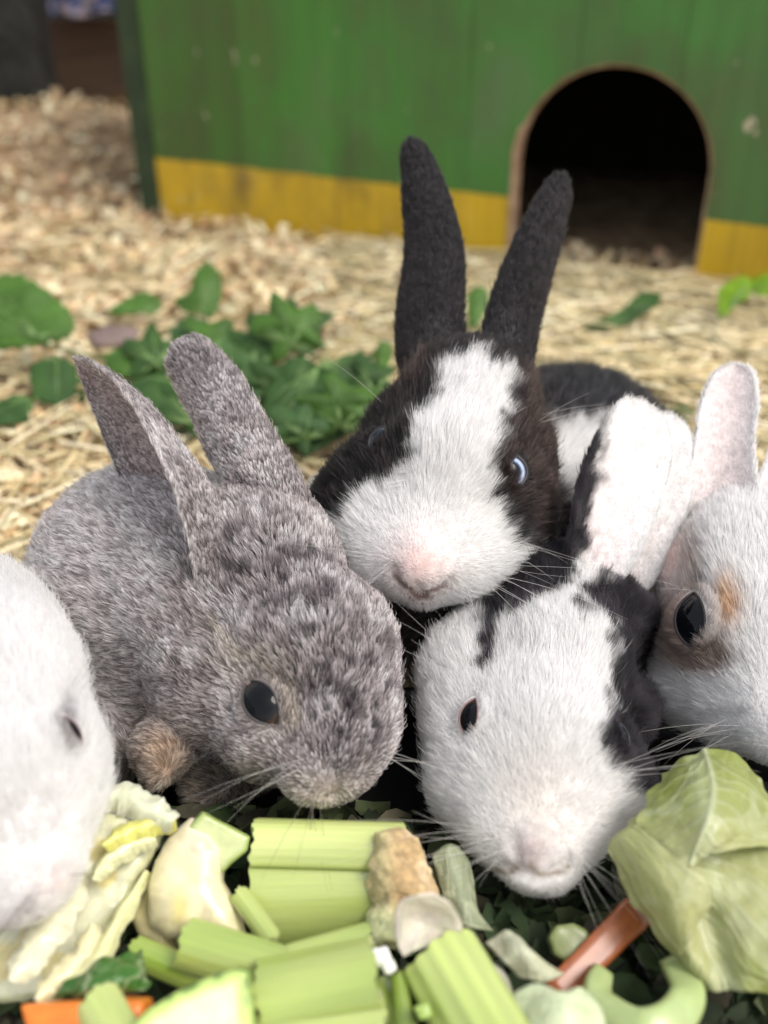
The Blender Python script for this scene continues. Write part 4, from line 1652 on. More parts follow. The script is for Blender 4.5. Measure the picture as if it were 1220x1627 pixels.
            LA.append(np.full(len(ev), furlen * e.get('lidlen', 0.85)))
            pinkA.append(np.zeros(len(ev)))
            off += len(ev)
        for ei, (P, hw, T, op, cup, thick, efur, infur) in enumerate(s.ears):
            nu = len(P)
            na = 17
            ev, et, eg, etag, el, epk = [], [], [], [], [], []
            for i in range(nu):
                o_ = unit(op - T[i] * np.dot(op, T[i]))
                sd = np.cross(T[i], o_)
                tip = min(1, (nu - 1 - i) / 3.0)
                w_ = hw[i] * (0.12 + 0.88 * math.sqrt(max(0.0, 1 - (1 - tip) ** 2)))
                cp = cup * (1.25 - 0.5 * i / nu)
                sec = [(a, 1) for a in np.linspace(-1, 1, na)] + [(a, -1) for a in np.linspace(1, -1, na)[1:-1]]
                for a, sg in sec:
                    # bend the section into an arc so that the rims curl forward
                    ang = a * cp * 1.9
                    x = w_ * math.sin(ang) / max(math.sin(min(cp * 1.9, 1.55)), 0.3)
                    y = w_ * (1 - math.cos(ang)) / max(cp * 1.9, 0.3)
                    nrm = sd * (-math.sin(ang)) + o_ * math.cos(ang)
                    th = thick * 0.5 * math.sqrt(max(0, 1 - abs(a) ** 5)) * (0.5 + 0.5 * tip)
                    p = P[i] + sd * x + o_ * (y - 0.35 * w_ * cp) - nrm * sg * th
                    ev.append(p)
                    eg.append(T[i] + sd * a * 0.35 * sg)
                    etag.append((ei + 1) * 10 + (1 if sg > 0 else 2))
                    el.append(efur * (1.0 + 0.5 * abs(a) ** 4) if sg > 0 else efur * 0.7)
                    epk.append(0 if sg > 0 else (1 - abs(a) ** 3) * infur)
            m = na + na - 2
            ef = []
            for i in range(nu - 1):
                for k in range(m):
                    a, b_, c_, d_ = i * m + k, i * m + (k + 1) % m, (i + 1) * m + (k + 1) % m, (i + 1) * m + k
                    ef += [(a, c_, b_), (a, d_, c_)]
            cidx = len(ev)
            ev.append(P[-1] + T[-1] * 0.0006)
            eg.append(T[-1])
            etag.append((ei + 1) * 10 + 1)
            el.append(efur)
            epk.append(0)
            for k in range(m):
                ef.append(((nu - 1) * m + k, cidx, (nu - 1) * m + (k + 1) % m))
            ev = np.array(ev)
            ef = np.array(ef)
            # orientation: outward normals
            f0 = ev[ef]
            nn = np.cross(f0[:, 1] - f0[:, 0], f0[:, 2] - f0[:, 0])
            cen = P[np.minimum(ef[:, 0] // m, nu - 1)]
            # outer side faces away from the opening
            outer = (np.array(etag)[ef].min(1) % 10 == 1) & (np.array(etag)[ef].max(1) % 10 == 1)
            oo = -np.tile(op, (len(ef), 1))
            if (nn[outer] * oo[outer]).sum() < 0:
                ef = ef[:, ::-1]
            VA.append(ev)
            TA.append(ef + off)
            GA.append(np.array(eg))
            tagA.append(np.array(etag))
            LA.append(np.array(el))
            pinkA.append(np.array(epk))
            off += len(ev)
        V = np.vstack(VA)
        T3 = np.vstack(TA)
        G = unit(np.vstack(GA))
        vtag = np.concatenate(tagA)
        lens = np.concatenate(LA)
        pink = np.concatenate(pinkA)
        # orientation of body faces
        f0 = V[T3]
        fn_ = np.cross(f0[:, 1] - f0[:, 0], f0[:, 2] - f0[:, 0])
        bodyf = np.zeros(len(T3), bool)
        bodyf[:len(TA[0])] = True
        cc = allp.mean(0)
        if ((f0[bodyf].mean(1) - cc) * fn_[bodyf]).sum() < 0:
            T3[bodyf] = T3[bodyf][:, ::-1]
            fn_[bodyf] *= -1
        VN = np.zeros_like(V)
        for k in range(3):
            np.add.at(VN, T3[:, k], fn_)
        VN = unit(VN)
        W_ = c2w(V)
        px, dep = proj(W_)
        colr, tipc, mult = colf(px, V, vtag, pink)
        # body mesh (one continuous skin)
        # M3 flips handedness (x, y up, z forward -> world): reverse faces
        body = mk('body', W_, T3[:, ::-1].copy(), m_skin, s.root, col=np.clip(colr * 0.85, 0, 0.9))
        # eyes
        for (cen, n, r, p, e) in eyes:
            s.make_eye(cen, n, r, e)
        # ---- fur
        area = 0.5 * np.linalg.norm(fn_, axis=1)
        fc = f0.mean(1)
        view = -unit(fc)
        fnn = unit(fn_)
        facing = (fnn * view).sum(1)
        pc, _ = proj(c2w(fc))
        infr = (pc[:, 0] > -60) & (pc[:, 0] < 1280) & (pc[:, 1] > -60) & (pc[:, 1] < 1690)
        wgt = area * np.where(facing > -0.35, 1.0, 0.22) * np.where(infr, 1.0, 0.12) * np.where(vtag[T3].max(1) > 0, 2.1, 1.0)
        n = int(wgt.sum() * 1e6 * density)
        pick = rg.choice(len(T3), n, p=wgt / wgt.sum())
        u, v = rg.random(n), rg.random(n)
        sw = u + v > 1
        u[sw], v[sw] = 1 - u[sw], 1 - v[sw]
        bc = np.stack([1 - u - v, u, v], 1)[:, :, None]

        def ip(A):
            A = A if A.ndim > 1 else A[:, None]
            return (A[T3[pick]] * bc).sum(1)
        rp = ip(V)
        rn = unit(ip(VN))
        rgm = ip(G)
        rlen = ip(lens)[:, 0]
        rcol = ip(colr)
        rtip = ip(tipc)
        rpk = ip(pink)[:, 0]
        rmul = ip(mult)[:, 0]
        keep = np.ones(n, bool)
        # thin fur inside ears
        keep &= rg.random(n) > rpk * 0.10
        rlen = rlen * rmul
        for (cen, en, r, p, e) in eyes:
            q = rp - cen
            al = (q * en).sum(1)
            perp = q - al[:, None] * en
            # almond opening, long axis along the lid line
            ax = np.array([math.cos(e['rot']), math.sin(e['rot']), 0])
            ax = unit(ax - en * np.dot(ax, en))
            bx = np.cross(en, ax)
            ea = (perp @ ax) / (r * e.get('ea', 1.0))
            eb = (perp @ bx) / (r * e.get('eb', 0.78) * np.abs(np.sin(np.arctan2(perp @ bx / e['eb'], perp @ ax / e['ea']))) ** 0.5)
            dd = np.sqrt(ea ** 2 + eb ** 2)
            near = al > -r * 0.2
            keep &= ~(near & (dd < 0.93))
            w2 = np.where(near, np.clip(1 - (dd - 0.97) / 1.3, 0, 1), 0)
            rgm = rgm + unit(perp) * w2[:, None] * 0.6
            rlen = rlen * (1 - 0.35 * w2)
            lid = np.where(near, np.clip(1 - (dd - 0.97) / e.get('lidw', 0.35), 0, 1), 0)[:, None]
            lc_ = np.array(e.get('lidfur', (0.05, 0.04, 0.04)))
            rcol = rcol * (1 - lid * 0.8) + lc_ * lid * 0.8
            rtip = rtip * (1 - lid * 0.8) + lc_ * lid * 0.8
        keep0 = keep
        rp, rn, rgm, rlen, rcol, rtip = rp[keep], rn[keep], rgm[keep], rlen[keep], rcol[keep], rtip[keep]
        n = len(rp)
        tang = rgm - rn * (rgm * rn).sum(1)[:, None]
        tang = unit(tang)
        # tousle: coherent clumps plus single strays
        isear = (vtag[T3[pick[keep0]]].max(1) > 0)[:, None]
        cl = np.where(isear, curly * 0.4, curly)
        tang = tang + cl * vnoise3(rp, 150, seed) + cl * 0.9 * vnoise3(rp, 420, seed + 7) + np.where(isear, 0.10, 0.16) * rg.normal(size=(n, 3))
        tang = tang - rn * (tang * rn).sum(1)[:, None]
        tang = unit(tang)
        lf = lift + np.where(isear[:, 0], 0.02, 0.16) * vnoise(rp, 260, seed + 3) + 0.10 * rg.normal(size=n)
        lf = np.clip(lf - 0.14 * isear[:, 0], 0.12, 1.2)
        L = rlen * (0.7 + 0.45 * rg.random(n)) * (1 + np.where(isear[:, 0], 0.03, 0.18) * vnoise(rp, 220, seed + 9))
        stray = rg.random(n) < 0.02
        L = np.where(stray, L * 1.45, L)
        lf = np.where(stray, lf + 0.35, lf)
        K = 5
        pts = np.zeros((n, K, 3))
        pts[:, 0] = rp - rn * 0.0004
        cur = pts[:, 0].copy()
        wob = 0.10 * rg.normal(size=(n, 3))
        # clump centres pull the tips together
        for k in range(1, K):
            t = k / (K - 1)
            a = lf * (1.55 - 1.25 * t)
            dv = rn * np.sin(a)[:, None] + tang * np.cos(a)[:, None] + wob * t
            cur = cur + unit(dv) * (L / (K - 1))[:, None]
            pts[:, k] = cur
        # neighbouring hairs draw together towards their tips
        cell = np.floor((rp + 0.0006 * vnoise3(rp, 900, 3)) / csize).astype(np.int64)
        key = cell[:, 0] * 73856093 ^ cell[:, 1] * 19349663 ^ cell[:, 2] * 83492791
        _, inv = np.unique(key, return_inverse=True)
        inv = inv.ravel()
        cnt = np.bincount(inv).astype(float)
        for k in range(1, K):
            mean = np.stack([np.bincount(inv, pts[:, k, a_]) / cnt for a_ in range(3)], 1)[inv]
            pts[:, k] += (mean - pts[:, k]) * clump * (k / (K - 1)) ** 1.3
        rad = hair_r * (0.75 + 0.5 * rg.random(n))[:, None] * np.array([1.0, 1.1, 1.0, 0.7, 0.18])[None]
        tt = np.array([0, 0.15, 0.45, 0.8, 1.0])[None, :, None]
        if agouti:
            g1 = rg.random(cnt.size)[inv] * 0.55 + rg.random(n) * 0.45
            dk = sstep(0.42, 0.58, g1)[:, None]
            lum = sstep(0.5, 0.72, rtip.mean(1))[:, None] * agw
            rtip = rtip * ((1.28 - dk * agouti) * (1 - lum) + lum)
            rcol = rcol * ((1 - dk * agouti * 0.5) * (1 - lum) + lum)
        jit = (1 + 0.10 * rg.normal(size=n))[:, None, None]
        col = (rcol[:, None] * (1 - tt) + rtip[:, None] * tt) * jit
        col = np.clip(col, 0.004, 0.93)
        fo = curves_obj('fur', c2w(pts.reshape(-1, 3)).reshape(n, K, 3), rad, col, m_fur, body)
        fo['kind'] = 'stuff'
        # ---- whiskers
        WP, WR, WC = [], [], []
        for wk in whisk:
            (ax_, ay_), ang, length, spread, cnt = wk[:5]
            depo = wk[5] if len(wk) > 5 else -0.01
            wc = wk[6] if len(wk) > 6 else whisker_col
            for i in range(cnt):
                qx, qy = ax_ + rg.normal() * 9, ay_ + rg.normal() * 9
                p, nn = s.hit(qx, qy)
                if p[2] > 0.7:
                    continue
                th = ang + spread * (rg.random() * 2 - 1)
                ln = length * (0.6 + 0.5 * rg.random()) * p[2] / F
                dr = unit(np.array([math.cos(th), -math.sin(th), 0]) + 0.3 * nn + np.array([0, 0, depo * 20 * rg.random()]))
                sag = np.array([0, -0.18, 0.0]) * ln * (rg.random() - 0.25) * 2
                t = np.linspace(0, 1, 7)[:, None]
                WP.append(p + dr * ln * t + sag * t ** 2)
                WR.append(0.000085 * (1 - 0.8 * t[:, 0]))
                WC.append(np.tile(np.array(wc), (7, 1)))
        if WP:
            WP = np.array(WP)
            wo_ = curves_obj('whiskers', c2w(WP.reshape(-1, 3)).reshape(len(WP), 7, 3), np.array(WR), np.array(WC), m_fur, s.root)
            wo_['kind'] = 'stuff'
        s.count = n
        return body

    def make_eye(s, cen, n, r, e):
        """eyeball with pupil, iris and rim, and a lid ring"""
        nu, nv = 28, 20
        ax = np.array([math.cos(e['rot']), math.sin(e['rot']), 0])
        ax = unit(ax - n * np.dot(ax, n))
        bx = np.cross(n, ax)
        gz = unit(n + np.array(e.get('gaze', (0, 0, 0)), float))
        gx = unit(np.cross([0, 1, 0.01], gz))
        gy = np.cross(gz, gx)
        V, Fc, lc = [], [], []
        for j in range(nv + 1):
            th = math.pi * j / nv
            for i in range(nu):
                ph = 2 * math.pi * i / nu
                dvec = gz * math.cos(th) + (gx * math.cos(ph) + gy * math.sin(ph)) * math.sin(th)
                V.append(cen + dvec * r)
                lc.append((math.sin(th) * math.cos(ph), math.sin(th) * math.sin(ph), th / math.pi))
        for j in range(nv):
            for i in range(nu):
                Fc.append((j * nu + i, j * nu + (i + 1) % nu, (j + 1) * nu + (i + 1) % nu, (j + 1) * nu + i))
        eo = mk('eye', c2w(np.array(V)), Fc, eye_mat(e.get('kind', 'dark')), s.root, lc=lc)
        # lid: a soft almond ring
        V, Fc = [], []
        m = 36
        sec = 8
        w_ = r * 0.045
        for i in range(m):
            t = 2 * math.pi * i / m
            ea, eb = e.get('ea', 1.0), e.get('eb', 0.78)
            c_ = ax * math.cos(t) * r * ea + bx * math.sin(t) * r * eb * abs(math.sin(t)) ** 0.55
            rr = np.linalg.norm(c_)
            hgt = math.sqrt(max(0.0, (r * 1.02) ** 2 - min(rr, r * 0.99) ** 2))
            pc_ = cen + c_ + n * hgt
            out = unit(c_)
            for k in range(sec):
                a = 2 * math.pi * k / sec
                V.append(pc_ + out * w_ * math.cos(a) + n * w_ * 0.8 * math.sin(a))
        for i in range(m):
            for k in range(sec):
                Fc.append((i * sec + k, ((i + 1) % m) * sec + k, ((i + 1) % m) * sec + (k + 1) % sec, i * sec + (k + 1) % sec))
        lid = e.get('lid', (0.05, 0.035, 0.035))
        mk('eyelid', c2w(np.array(V)), Fc, lid_mat(lid), eo)


_em = {}


def lid_mat(c):
    k = ('lid',) + tuple(c)
    if k not in _em:
        _em[k] = mat_noise('eyelid_skin', [(0.3, tuple(x * 0.8 for x in c)), (0.7, tuple(c))], 500, rough=0.35, bump=0.2, bdist=0.0002)
    return _em[k]


def eye_mat(kind):
    if kind in _em:
        return _em[kind]
    s = NT('eye_' + kind)
    a = s.n('ShaderNodeAttribute', attribute_name='lc').outputs['Vector']
    sep = s.n('ShaderNodeSeparateXYZ')
    s.l(a, sep.inputs[0])
    if kind == 'blue':
        st = [(0.0, (0.003, 0.004, 0.006)), (0.205, (0.004, 0.006, 0.010)), (0.235, (0.03, 0.05, 0.09)), (0.27, (0.16, 0.22, 0.33)), (0.31, (0.42, 0.50, 0.62)), (0.36, (0.25, 0.30, 0.42)), (0.40, (0.05, 0.05, 0.07)), (0.5, (0.02, 0.015, 0.015))]
    elif kind == 'dim':
        st = [(0.0, (0.004, 0.004, 0.005)), (0.24, (0.008, 0.010, 0.014)), (0.30, (0.04, 0.05, 0.07)), (0.34, (0.16, 0.19, 0.24)), (0.38, (0.03, 0.03, 0.03)), (0.5, (0.01, 0.01, 0.01))]
    else:
        st = [(0.0, (0.003, 0.003, 0.004)), (0.22, (0.004, 0.005, 0.007)), (0.27, (0.008, 0.009, 0.011)), (0.33, (0.018, 0.018, 0.020)), (0.37, (0.045, 0.030, 0.022)), (0.5, (0.02, 0.014, 0.012))]
    st = [(p_ * 0.64, c_) for p_, c_ in st]
    s.l(s.ramp(sep.outputs[2], st), s.b.inputs['Base Color'])
    s.set(Roughness=0.03)
    s.b.inputs['Specular IOR Level'].default_value = 0.2
    _em[kind] = s.m
    return s.m


WHT = rgb(0.81, 0.80, 0.79)
PINK = rgb(0.80, 0.56, 0.52)
BLK = rgb(0.008, 0.007, 0.0075)


def lerp(a, b, t):
    return a * (1 - t[:, None]) + b * t[:, None]


def gauss(px, x, y, sx, sy=None):
    sy = sy or sx
    return np.exp(-((px[:, 0] - x) / sx) ** 2 - ((px[:, 1] - y) / sy) ** 2)


def inpoly(px, poly, soft=10, rag=10, V=None, freq=260):
    """soft, ragged membership of a patch drawn with photo pixels"""
    P = np.array(poly, float)
    d = sdpoly(P, px[:, 0].astype(np.float32), px[:, 1].astype(np.float32))
    if V is not None:
        d = d + rag * vnoise(V, freq, 2.0)
    return 1 - sstep(-soft, soft, d)


def nline(px, pts, w):
    """closeness to a crease drawn through photo pixels"""
    P = catmull([(a, b_, 0) for a, b_ in pts], 40)[:, :2]
    d = np.min(np.linalg.norm(px[:, None, :] - P[None], axis=2), 1) if len(px) < 200000 else None
    return np.exp(-(d / w) ** 2)


Z2 = np.array([0, 0, 0.0])

# ---- B: grey rabbit --------------------------------------------------
rb = Rabbit('grey agouti rabbit bending its head down to the celery, second from the left', tuple(PZ(250, 1150, 0.0)), (525, 1270, .275))
rb.S(430, 905, .330, 118)
rb.S(500, 1035, .312, 138)
rb.S(548, 1150, .297, 93)
rb.S(530, 1210, .288, 72, k=.008)
rb.S(365, 1075, .320, 122, k=.02)
rb.S(435, 1165, .300, 86, k=.010)
rb.S(492, 1232, .284, 48, k=.008)
rb.Cn((400, 880, .335, 110), (270, 920, .365, 165), k=.015)
rb.S(238, 930, .370, 188, k=.02)
rb.S(245, 905, .42, 160, k=.02)
rb.S(330, 960, .338, 128, k=.02)
rb.S(300, 1080, .352, 120, k=.015)
rb.Cn((190, 1120, .345, 62), (185, 1200, .328, 46), k=.010)
rb.Cn((285, 1150, .330, 48), (258, 1190, .312, 42), k=.006)
rb.Cn((258, 1190, .312, 40), (250, 1225, .300, 26), k=.006)
rb.Cn((400, 1180, .345, 85), (330, 1250, .325, 50), k=.01)
rb.groove((528, 1215), (540, 1272), .0016, .0018)
rb.groove((585, 1205), (575, 1240), .0020, .0024)
rb.groove((470, 1245), (535, 1262), .0016, .0018)
rb.groove((350, 1000), (455, 1090), .0050, .0016)
rb.ear([(338, 895, .338), (312, 830, .327), (262, 745, .328), (198, 655, .336), (122, 574, .346)], [100, 130, 122, 80, 10], (-0.95, -0.12, -0.40), cup=0.70, fur=.0032, infur=0.5)
rb.ear([(448, 880, .332), (415, 785, .326), (365, 685, .335), (322, 605, .348), (278, 548, .354)], [74, 62, 56, 50, 34], (0.25, 0.1, 1), cup=0.5, fur=.0032)
rb.eyes.append(dict(px=416, py=1117, r=42, rot=R(-52), kind='dark', sink=0.60, ea=1.10, eb=0.66, lid=(0.045, 0.04, 0.04), lidfur=(0.10, 0.08, 0.07), gaze=(0, 0, 0)))


def col_grey(px, V, tg, pk):
    n1 = vnoise(V, 90, 1)
    n2 = vnoise(V, 230, 4)
    root = lerp(rgb(0.05, 0.042, 0.042), rgb(0.22, 0.19, 0.18), sstep(-0.4, 0.6, n1 * 0.5 + n2 * 0.7))
    tip = lerp(rgb(0.42, 0.37, 0.36), rgb(0.74, 0.68, 0.665), sstep(-0.5, 0.4, n2 + 0.4 * n1))
    # dark mottling on the crown and bridge of the nose
    P = np.array([(350, 850), (430, 800), (540, 900), (620, 1010), (640, 1120), (610, 1200), (540, 1240), (480, 1190), (470, 1090), (420, 1020), (360, 1010), (330, 930)], float)
    crown = 1 - sstep(-30, 30, sdpoly(P, px[:, 0].astype(np.float32), px[:, 1].astype(np.float32)))
    crown = crown * (tg == 0)
    patch = sstep(0.05, 0.4, vnoise(V, 300, 8) + 0.5 * vnoise(V, 110, 2))
    root = lerp(root, rgb(0.028, 0.022, 0.026), crown * 0.85)
    tip = lerp(tip, rgb(0.07, 0.055, 0.062), crown * patch * 0.85)
    # warm pale side of the face, light muzzle
    side = (1 - crown) * (tg == 0)
    root = lerp(root, rgb(0.24, 0.205, 0.19), side * 0.7)
    mz = gauss(px, 510, 1265, 55, 25)
    tip = lerp(tip, rgb(0.62, 0.57, 0.50), mz)
    root = lerp(root, rgb(0.45, 0.38, 0.33), mz)
    bodyw = sstep(300, 200, px[:, 0]) * (tg == 0)
    tip = lerp(tip, rgb(0.74, 0.69, 0.68), bodyw * 0.6)
    root = lerp(root, rgb(0.42, 0.38, 0.37), bodyw * 0.8)
    tip = np.clip(tip * 1.25 * rgb(1.0, 0.985, 1.01), 0, .9)
    ring = gauss(px, 400, 1055, 45, 20) + gauss(px, 455, 1120, 18, 45)
    tip = lerp(tip, rgb(0.58, 0.52, 0.44), np.clip(ring, 0, 0.8))
    brow = np.zeros(len(px))
    bb = (px[:, 0] > 300) & (px[:, 0] < 520) & (px[:, 1] > 930) & (px[:, 1] < 1200)
    brow[bb] = nline(px[bb], [(345, 990), (372, 1035), (425, 1058), (458, 1100), (470, 1150)], 10)
    brow = brow * (tg == 0)
    tip = lerp(tip, rgb(0.66, 0.59, 0.50), brow * 0.8)
    root = lerp(root, rgb(0.40, 0.34, 0.29), brow * 0.8)
    paw = gauss(px, 258, 1200, 45, 50) * (px[:, 0] > 200)
    tip = lerp(tip, rgb(0.62, 0.46, 0.34), np.clip(paw, 0, 1))
    root = lerp(root, rgb(0.46, 0.32, 0.22), np.clip(paw, 0, 1))
    low = sstep(1190, 1230, px[:, 1]) * (px[:, 0] < 420)
    tip = lerp(tip, rgb(0.42, 0.35, 0.28), low)
    # ears: darker tips and inner rim
    et = (tg > 0) * sstep(720, 560, px[:, 1])
    tip = lerp(tip, rgb(0.30, 0.26, 0.27), et * 0.6)
    root = lerp(root, rgb(0.09, 0.075, 0.08), (tg > 0) * 0.5)
    inn = pk * (tg > 0)
    tip = lerp(tip, rgb(0.50, 0.42, 0.40), np.clip(inn * 1.4, 0, 1))
    root = lerp(root, rgb(0.36, 0.26, 0.24), np.clip(inn * 1.6, 0, 1))
    side2 = side
    mult = np.ones(len(V)) - 0.25 * side
    mult = mult * (1 + 0.5 * sstep(260, 150, px[:, 0]) * (tg == 0))
    return root, tip, mult


rb.build(col_grey, 6.0, 0.0056, clump=0.7, csize=0.0010, agouti=1.0, agw=0.0, nmin=0.5, seed=11, headc=(470, 1040, .31), headr=.050, back_dir=(-0.75, 0.25, 0.6), lift=0.60, curly=0.42, hair_r=.000088,
         whisk=[((500, 1245), R(100), 150, 0.5, 6, -0.01, (.12, .1, .1)), ((470, 1215), R(150), 190, 0.35, 5), ((610, 1200), R(10), 180, 0.4, 6)])

# ---- C: dutch rabbit -------------------------------------------------
rc = Rabbit('black and white rabbit with upright black ears and broad white blaze, topmost of the group', tuple(PZ(740, 850, 0.0)), (664, 915, .312))
rc.S(742, 650, .366, 116)
rc.S(715, 745, .352, 128)
rc.S(608, 778, .360, 90)
rc.S(795, 785, .360, 84)
rc.S(640, 690, .368, 62, k=.010)
rc.S(815, 715, .366, 60, k=.010)
rc.Cn((700, 790, .345, 100), (668, 878, .327, 64), k=.010)
rc.S(568, 835, .354, 66, k=.020)
rc.S(600, 850, .346, 70, k=.020)
rc.S(785, 850, .350, 74, k=.020)
rc.S(622, 884, .335, 60, k=.014)
rc.S(728, 890, .335, 66, k=.014)
rc.S(664, 900, .320, 36, k=.008)
rc.S(672, 930, .334, 34, k=.006)
rc.Cn((740, 800, .39, 120), (900, 755, .445, 150), k=.02)
rc.S(905, 760, .450, 160, k=.02)
rc.Cn((640, 860, .40, 110), (560, 830, .405, 82), k=.02)
rc.S(730, 1000, .385, 95, k=.02)
rc.groove((664, 930), (668, 952), .0016, .0018)
rc.groove((668, 940), (712, 926), .0020, .0032)
rc.groove((664, 940), (625, 908), .0020, .0032)
rc.ear([(684, 585, .372), (681, 500, .376), (688, 400, .384), (672, 300, .394), (652, 222, .404)], [52, 52, 45, 33, 17], (0.15, 0.1, 1), cup=0.6, fur=.0024)
rc.ear([(805, 600, .370), (815, 530, .374), (838, 445, .380), (868, 360, .388), (897, 280, .396)], [48, 46, 42, 34, 19], (-0.3, 0.1, 1), cup=0.58, fur=.0025)
rc.eyes.append(dict(px=817, py=750, r=30, rot=R(82), kind='blue', sink=0.45, ea=0.86, eb=0.60, lid=(0.03, 0.025, 0.03), lidfur=(0.02, .016, .016), n=(0.1, 0, -0.45), gaze=(-0.35, 0.0, -0.75)))
rc.eyes.append(dict(px=606, py=702, r=30, rot=R(80), kind='dim', sink=0.50, ea=0.86, eb=0.6, lid=(0.03, 0.025, 0.03), lidfur=(0.02, .016, .016), n=(-0.1, 0, -0.35), gaze=(0.1, 0, -0.3)))


def crease(px, V, tg, root, tip, mult, lines, colr, w=5, zmax=1):
    m = (tg == 0) * (V[:, 2] < zmax)
    box = np.zeros(len(px), bool)
    a = np.array([p for l in lines for p in l])
    box = (px[:, 0] > a[:, 0].min() - 30) & (px[:, 0] < a[:, 0].max() + 30) & (px[:, 1] > a[:, 1].min() - 30) & (px[:, 1] < a[:, 1].max() + 30)
    g_ = np.zeros(len(px))
    for l in lines:
        g_[box] = np.maximum(g_[box], nline(px[box], l, w))
    g_ = g_ * m
    return lerp(root, rgb(*colr), g_), lerp(tip, rgb(*colr), g_), mult * (1 - 0.85 * g_)


def col_dutch(px, V, tg, pk):
    white = inpoly(px, [(716, 582), (742, 572), (778, 584), (804, 612), (812, 645), (790, 695), (778, 740), (775, 800), (825, 868), (880, 885), (880, 1100), (450, 1100), (450, 862), (530, 838), (575, 800), (642, 762), (660, 705), (684, 655), (702, 615)], 9, 16, V)
    front = (V[:, 2] < 0.372)
    w = white * front
    # white collar and shoulders behind the cheeks
    w = np.maximum(w, (V[:, 2] >= 0.372) * inpoly(px, [(440, 700), (540, 700), (600, 800), (600, 1010), (440, 1000)], 12, 14, V))
    w = np.maximum(w, (V[:, 2] >= 0.372) * inpoly(px, [(870, 690), (940, 680), (960, 760), (900, 800), (850, 760)], 14, 16, V))
    w = w * (tg == 0)
    n2 = vnoise(V, 230, 4)
    root = np.tile(BLK, (len(V), 1))
    tip = lerp(rgb(0.008, 0.007, 0.008), rgb(0.042, 0.032, 0.032), sstep(-0.2, 0.7, n2))
    tip = lerp(tip, rgb(0.020, 0.017, 0.020), (tg > 0) * 0.9)
    brn = (gauss(px, 855, 640, 30, 60) + 0.6 * gauss(px, 640, 590, 40, 40) + 0.5 * gauss(px, 840, 760, 50, 70)) * (tg == 0)
    tip = lerp(tip, rgb(0.15, 0.095, 0.078), np.clip(brn, 0, 0.35))
    bk = (V[:, 2] > 0.395) * (tg == 0)
    tip = lerp(tip, rgb(0.045, 0.045, 0.052), bk * 0.8)
    root = lerp(root, WHT * 0.9, w)
    tip = lerp(tip, WHT * 1.03, w)
    nose = gauss(px, 666, 895, 50, 48) * front
    root = lerp(root, PINK * 0.85, np.clip(nose * 0.9, 0, 1))
    tip = lerp(tip, rgb(0.84, 0.72, 0.69), np.clip(nose * 0.75, 0, 1))
    lip = gauss(px, 666, 947, 12, 6) * front
    root = lerp(root, rgb(0.45, 0.15, 0.14), lip)
    tip = lerp(tip, rgb(0.45, 0.17, 0.15), lip)
    chest = sstep(925, 955, px[:, 1]) * (V[:, 2] > 0.347)  # shade below the chin painted into the chest fur
    tip = lerp(tip, rgb(0.22, 0.20, 0.19), chest)
    root = lerp(root, rgb(0.14, 0.12, 0.11), chest)
    mult = 1 - 0.75 * lip - 0.25 * np.clip(nose, 0, 1)
    mult = mult * (1 + 0.4 * (1 - front))
    root, tip, mult = crease(px, V, tg, root, tip, mult, [[(628, 914), (638, 926), (652, 936)], [(706, 930), (694, 936), (680, 940)], [(655, 940), (668, 950), (680, 944)]], (.20, .14, .11), 5.0, .36)
    return root, tip, mult


rc.build(col_dutch, 7.5, 0.0084, agouti=1.1, seed=22, headc=(700, 760, .35), headr=.056, back_dir=(0.3, 0.35, 1), lift=0.40, curly=0.22, hair_r=.000075,
         whisk=[((620, 895), R(170), 170, 0.5, 7), ((735, 895), R(15), 230, 0.45, 9), ((610, 640), R(230), 170, 0.25, 3), ((850, 670), R(-35), 130, 0.4, 4), ((740, 930), R(70), 120, 0.3, 4), ((820, 860), R(20), 130, .3, 4)])

# ---- D: white rabbit with black patches ------------------------------
rd = Rabbit('white faced rabbit with black patches beside its ears, lowered over the vegetables', tuple(PZ(900, 1150, 0.0)), (850, 1385, .262))
rd.S(890, 1045, .326, 112)
rd.S(868, 1150, .308, 114)
rd.S(765, 1150, .315, 100)
rd.S(735, 1080, .328, 66)
rd.S(795, 1240, .301, 84)
rd.S(945, 1235, .303, 76)
rd.Cn((868, 1200, .300, 104), (845, 1325, .281, 72), k=.014)
rd.S(940, 1262, .300, 66, k=.016)
rd.S(758, 1255, .303, 66, k=.016)
rd.S(742, 1045, .336, 60, k=.016)
rd.S(800, 1020, .338, 66, k=.016)
rd.S(796, 1318, .286, 56, k=.012)
rd.S(895, 1322, .286, 62, k=.012)
rd.S(842, 1362, .272, 34, k=.006)
rd.Cn((848, 1378, .275, 30), (872, 1384, .276, 29), k=.012)
rd.S(988, 1130, .328, 56, k=.010)
rd.Cn((870, 945, .348, 85), (985, 985, .345, 50), k=.012)
rd.Cn((900, 1000, .36, 105), (920, 1020, .41, 118), k=.02)
rd.S(935, 1060, .385, 98, k=.02)
rd.groove((846, 1374), (856, 1402), .0015, .0018)
rd.groove((798, 1378), (843, 1390), .0017, .0024)
rd.groove((905, 1372), (866, 1394), .0017, .0022)
rd.groove((815, 1340), (822, 1372), .0020, .0016)
rd.groove((872, 1340), (868, 1376), .0020, .0016)
rd.ear([(935, 925, .338), (958, 850, .338), (985, 765, .342), (1010, 700, .347), (1022, 640, .352)], [48, 66, 74, 66, 36], (0.25, -0.1, -1), cup=0.30, fur=.0026, infur=0.6)
rd.ear([(992, 925, .350), (1022, 850, .350), (1046, 780, .353), (1060, 715, .357), (1066, 660, .361)], [40, 52, 54, 46, 24], (0.2, -0.1, -1), cup=0.30, fur=.0026, infur=0.6)
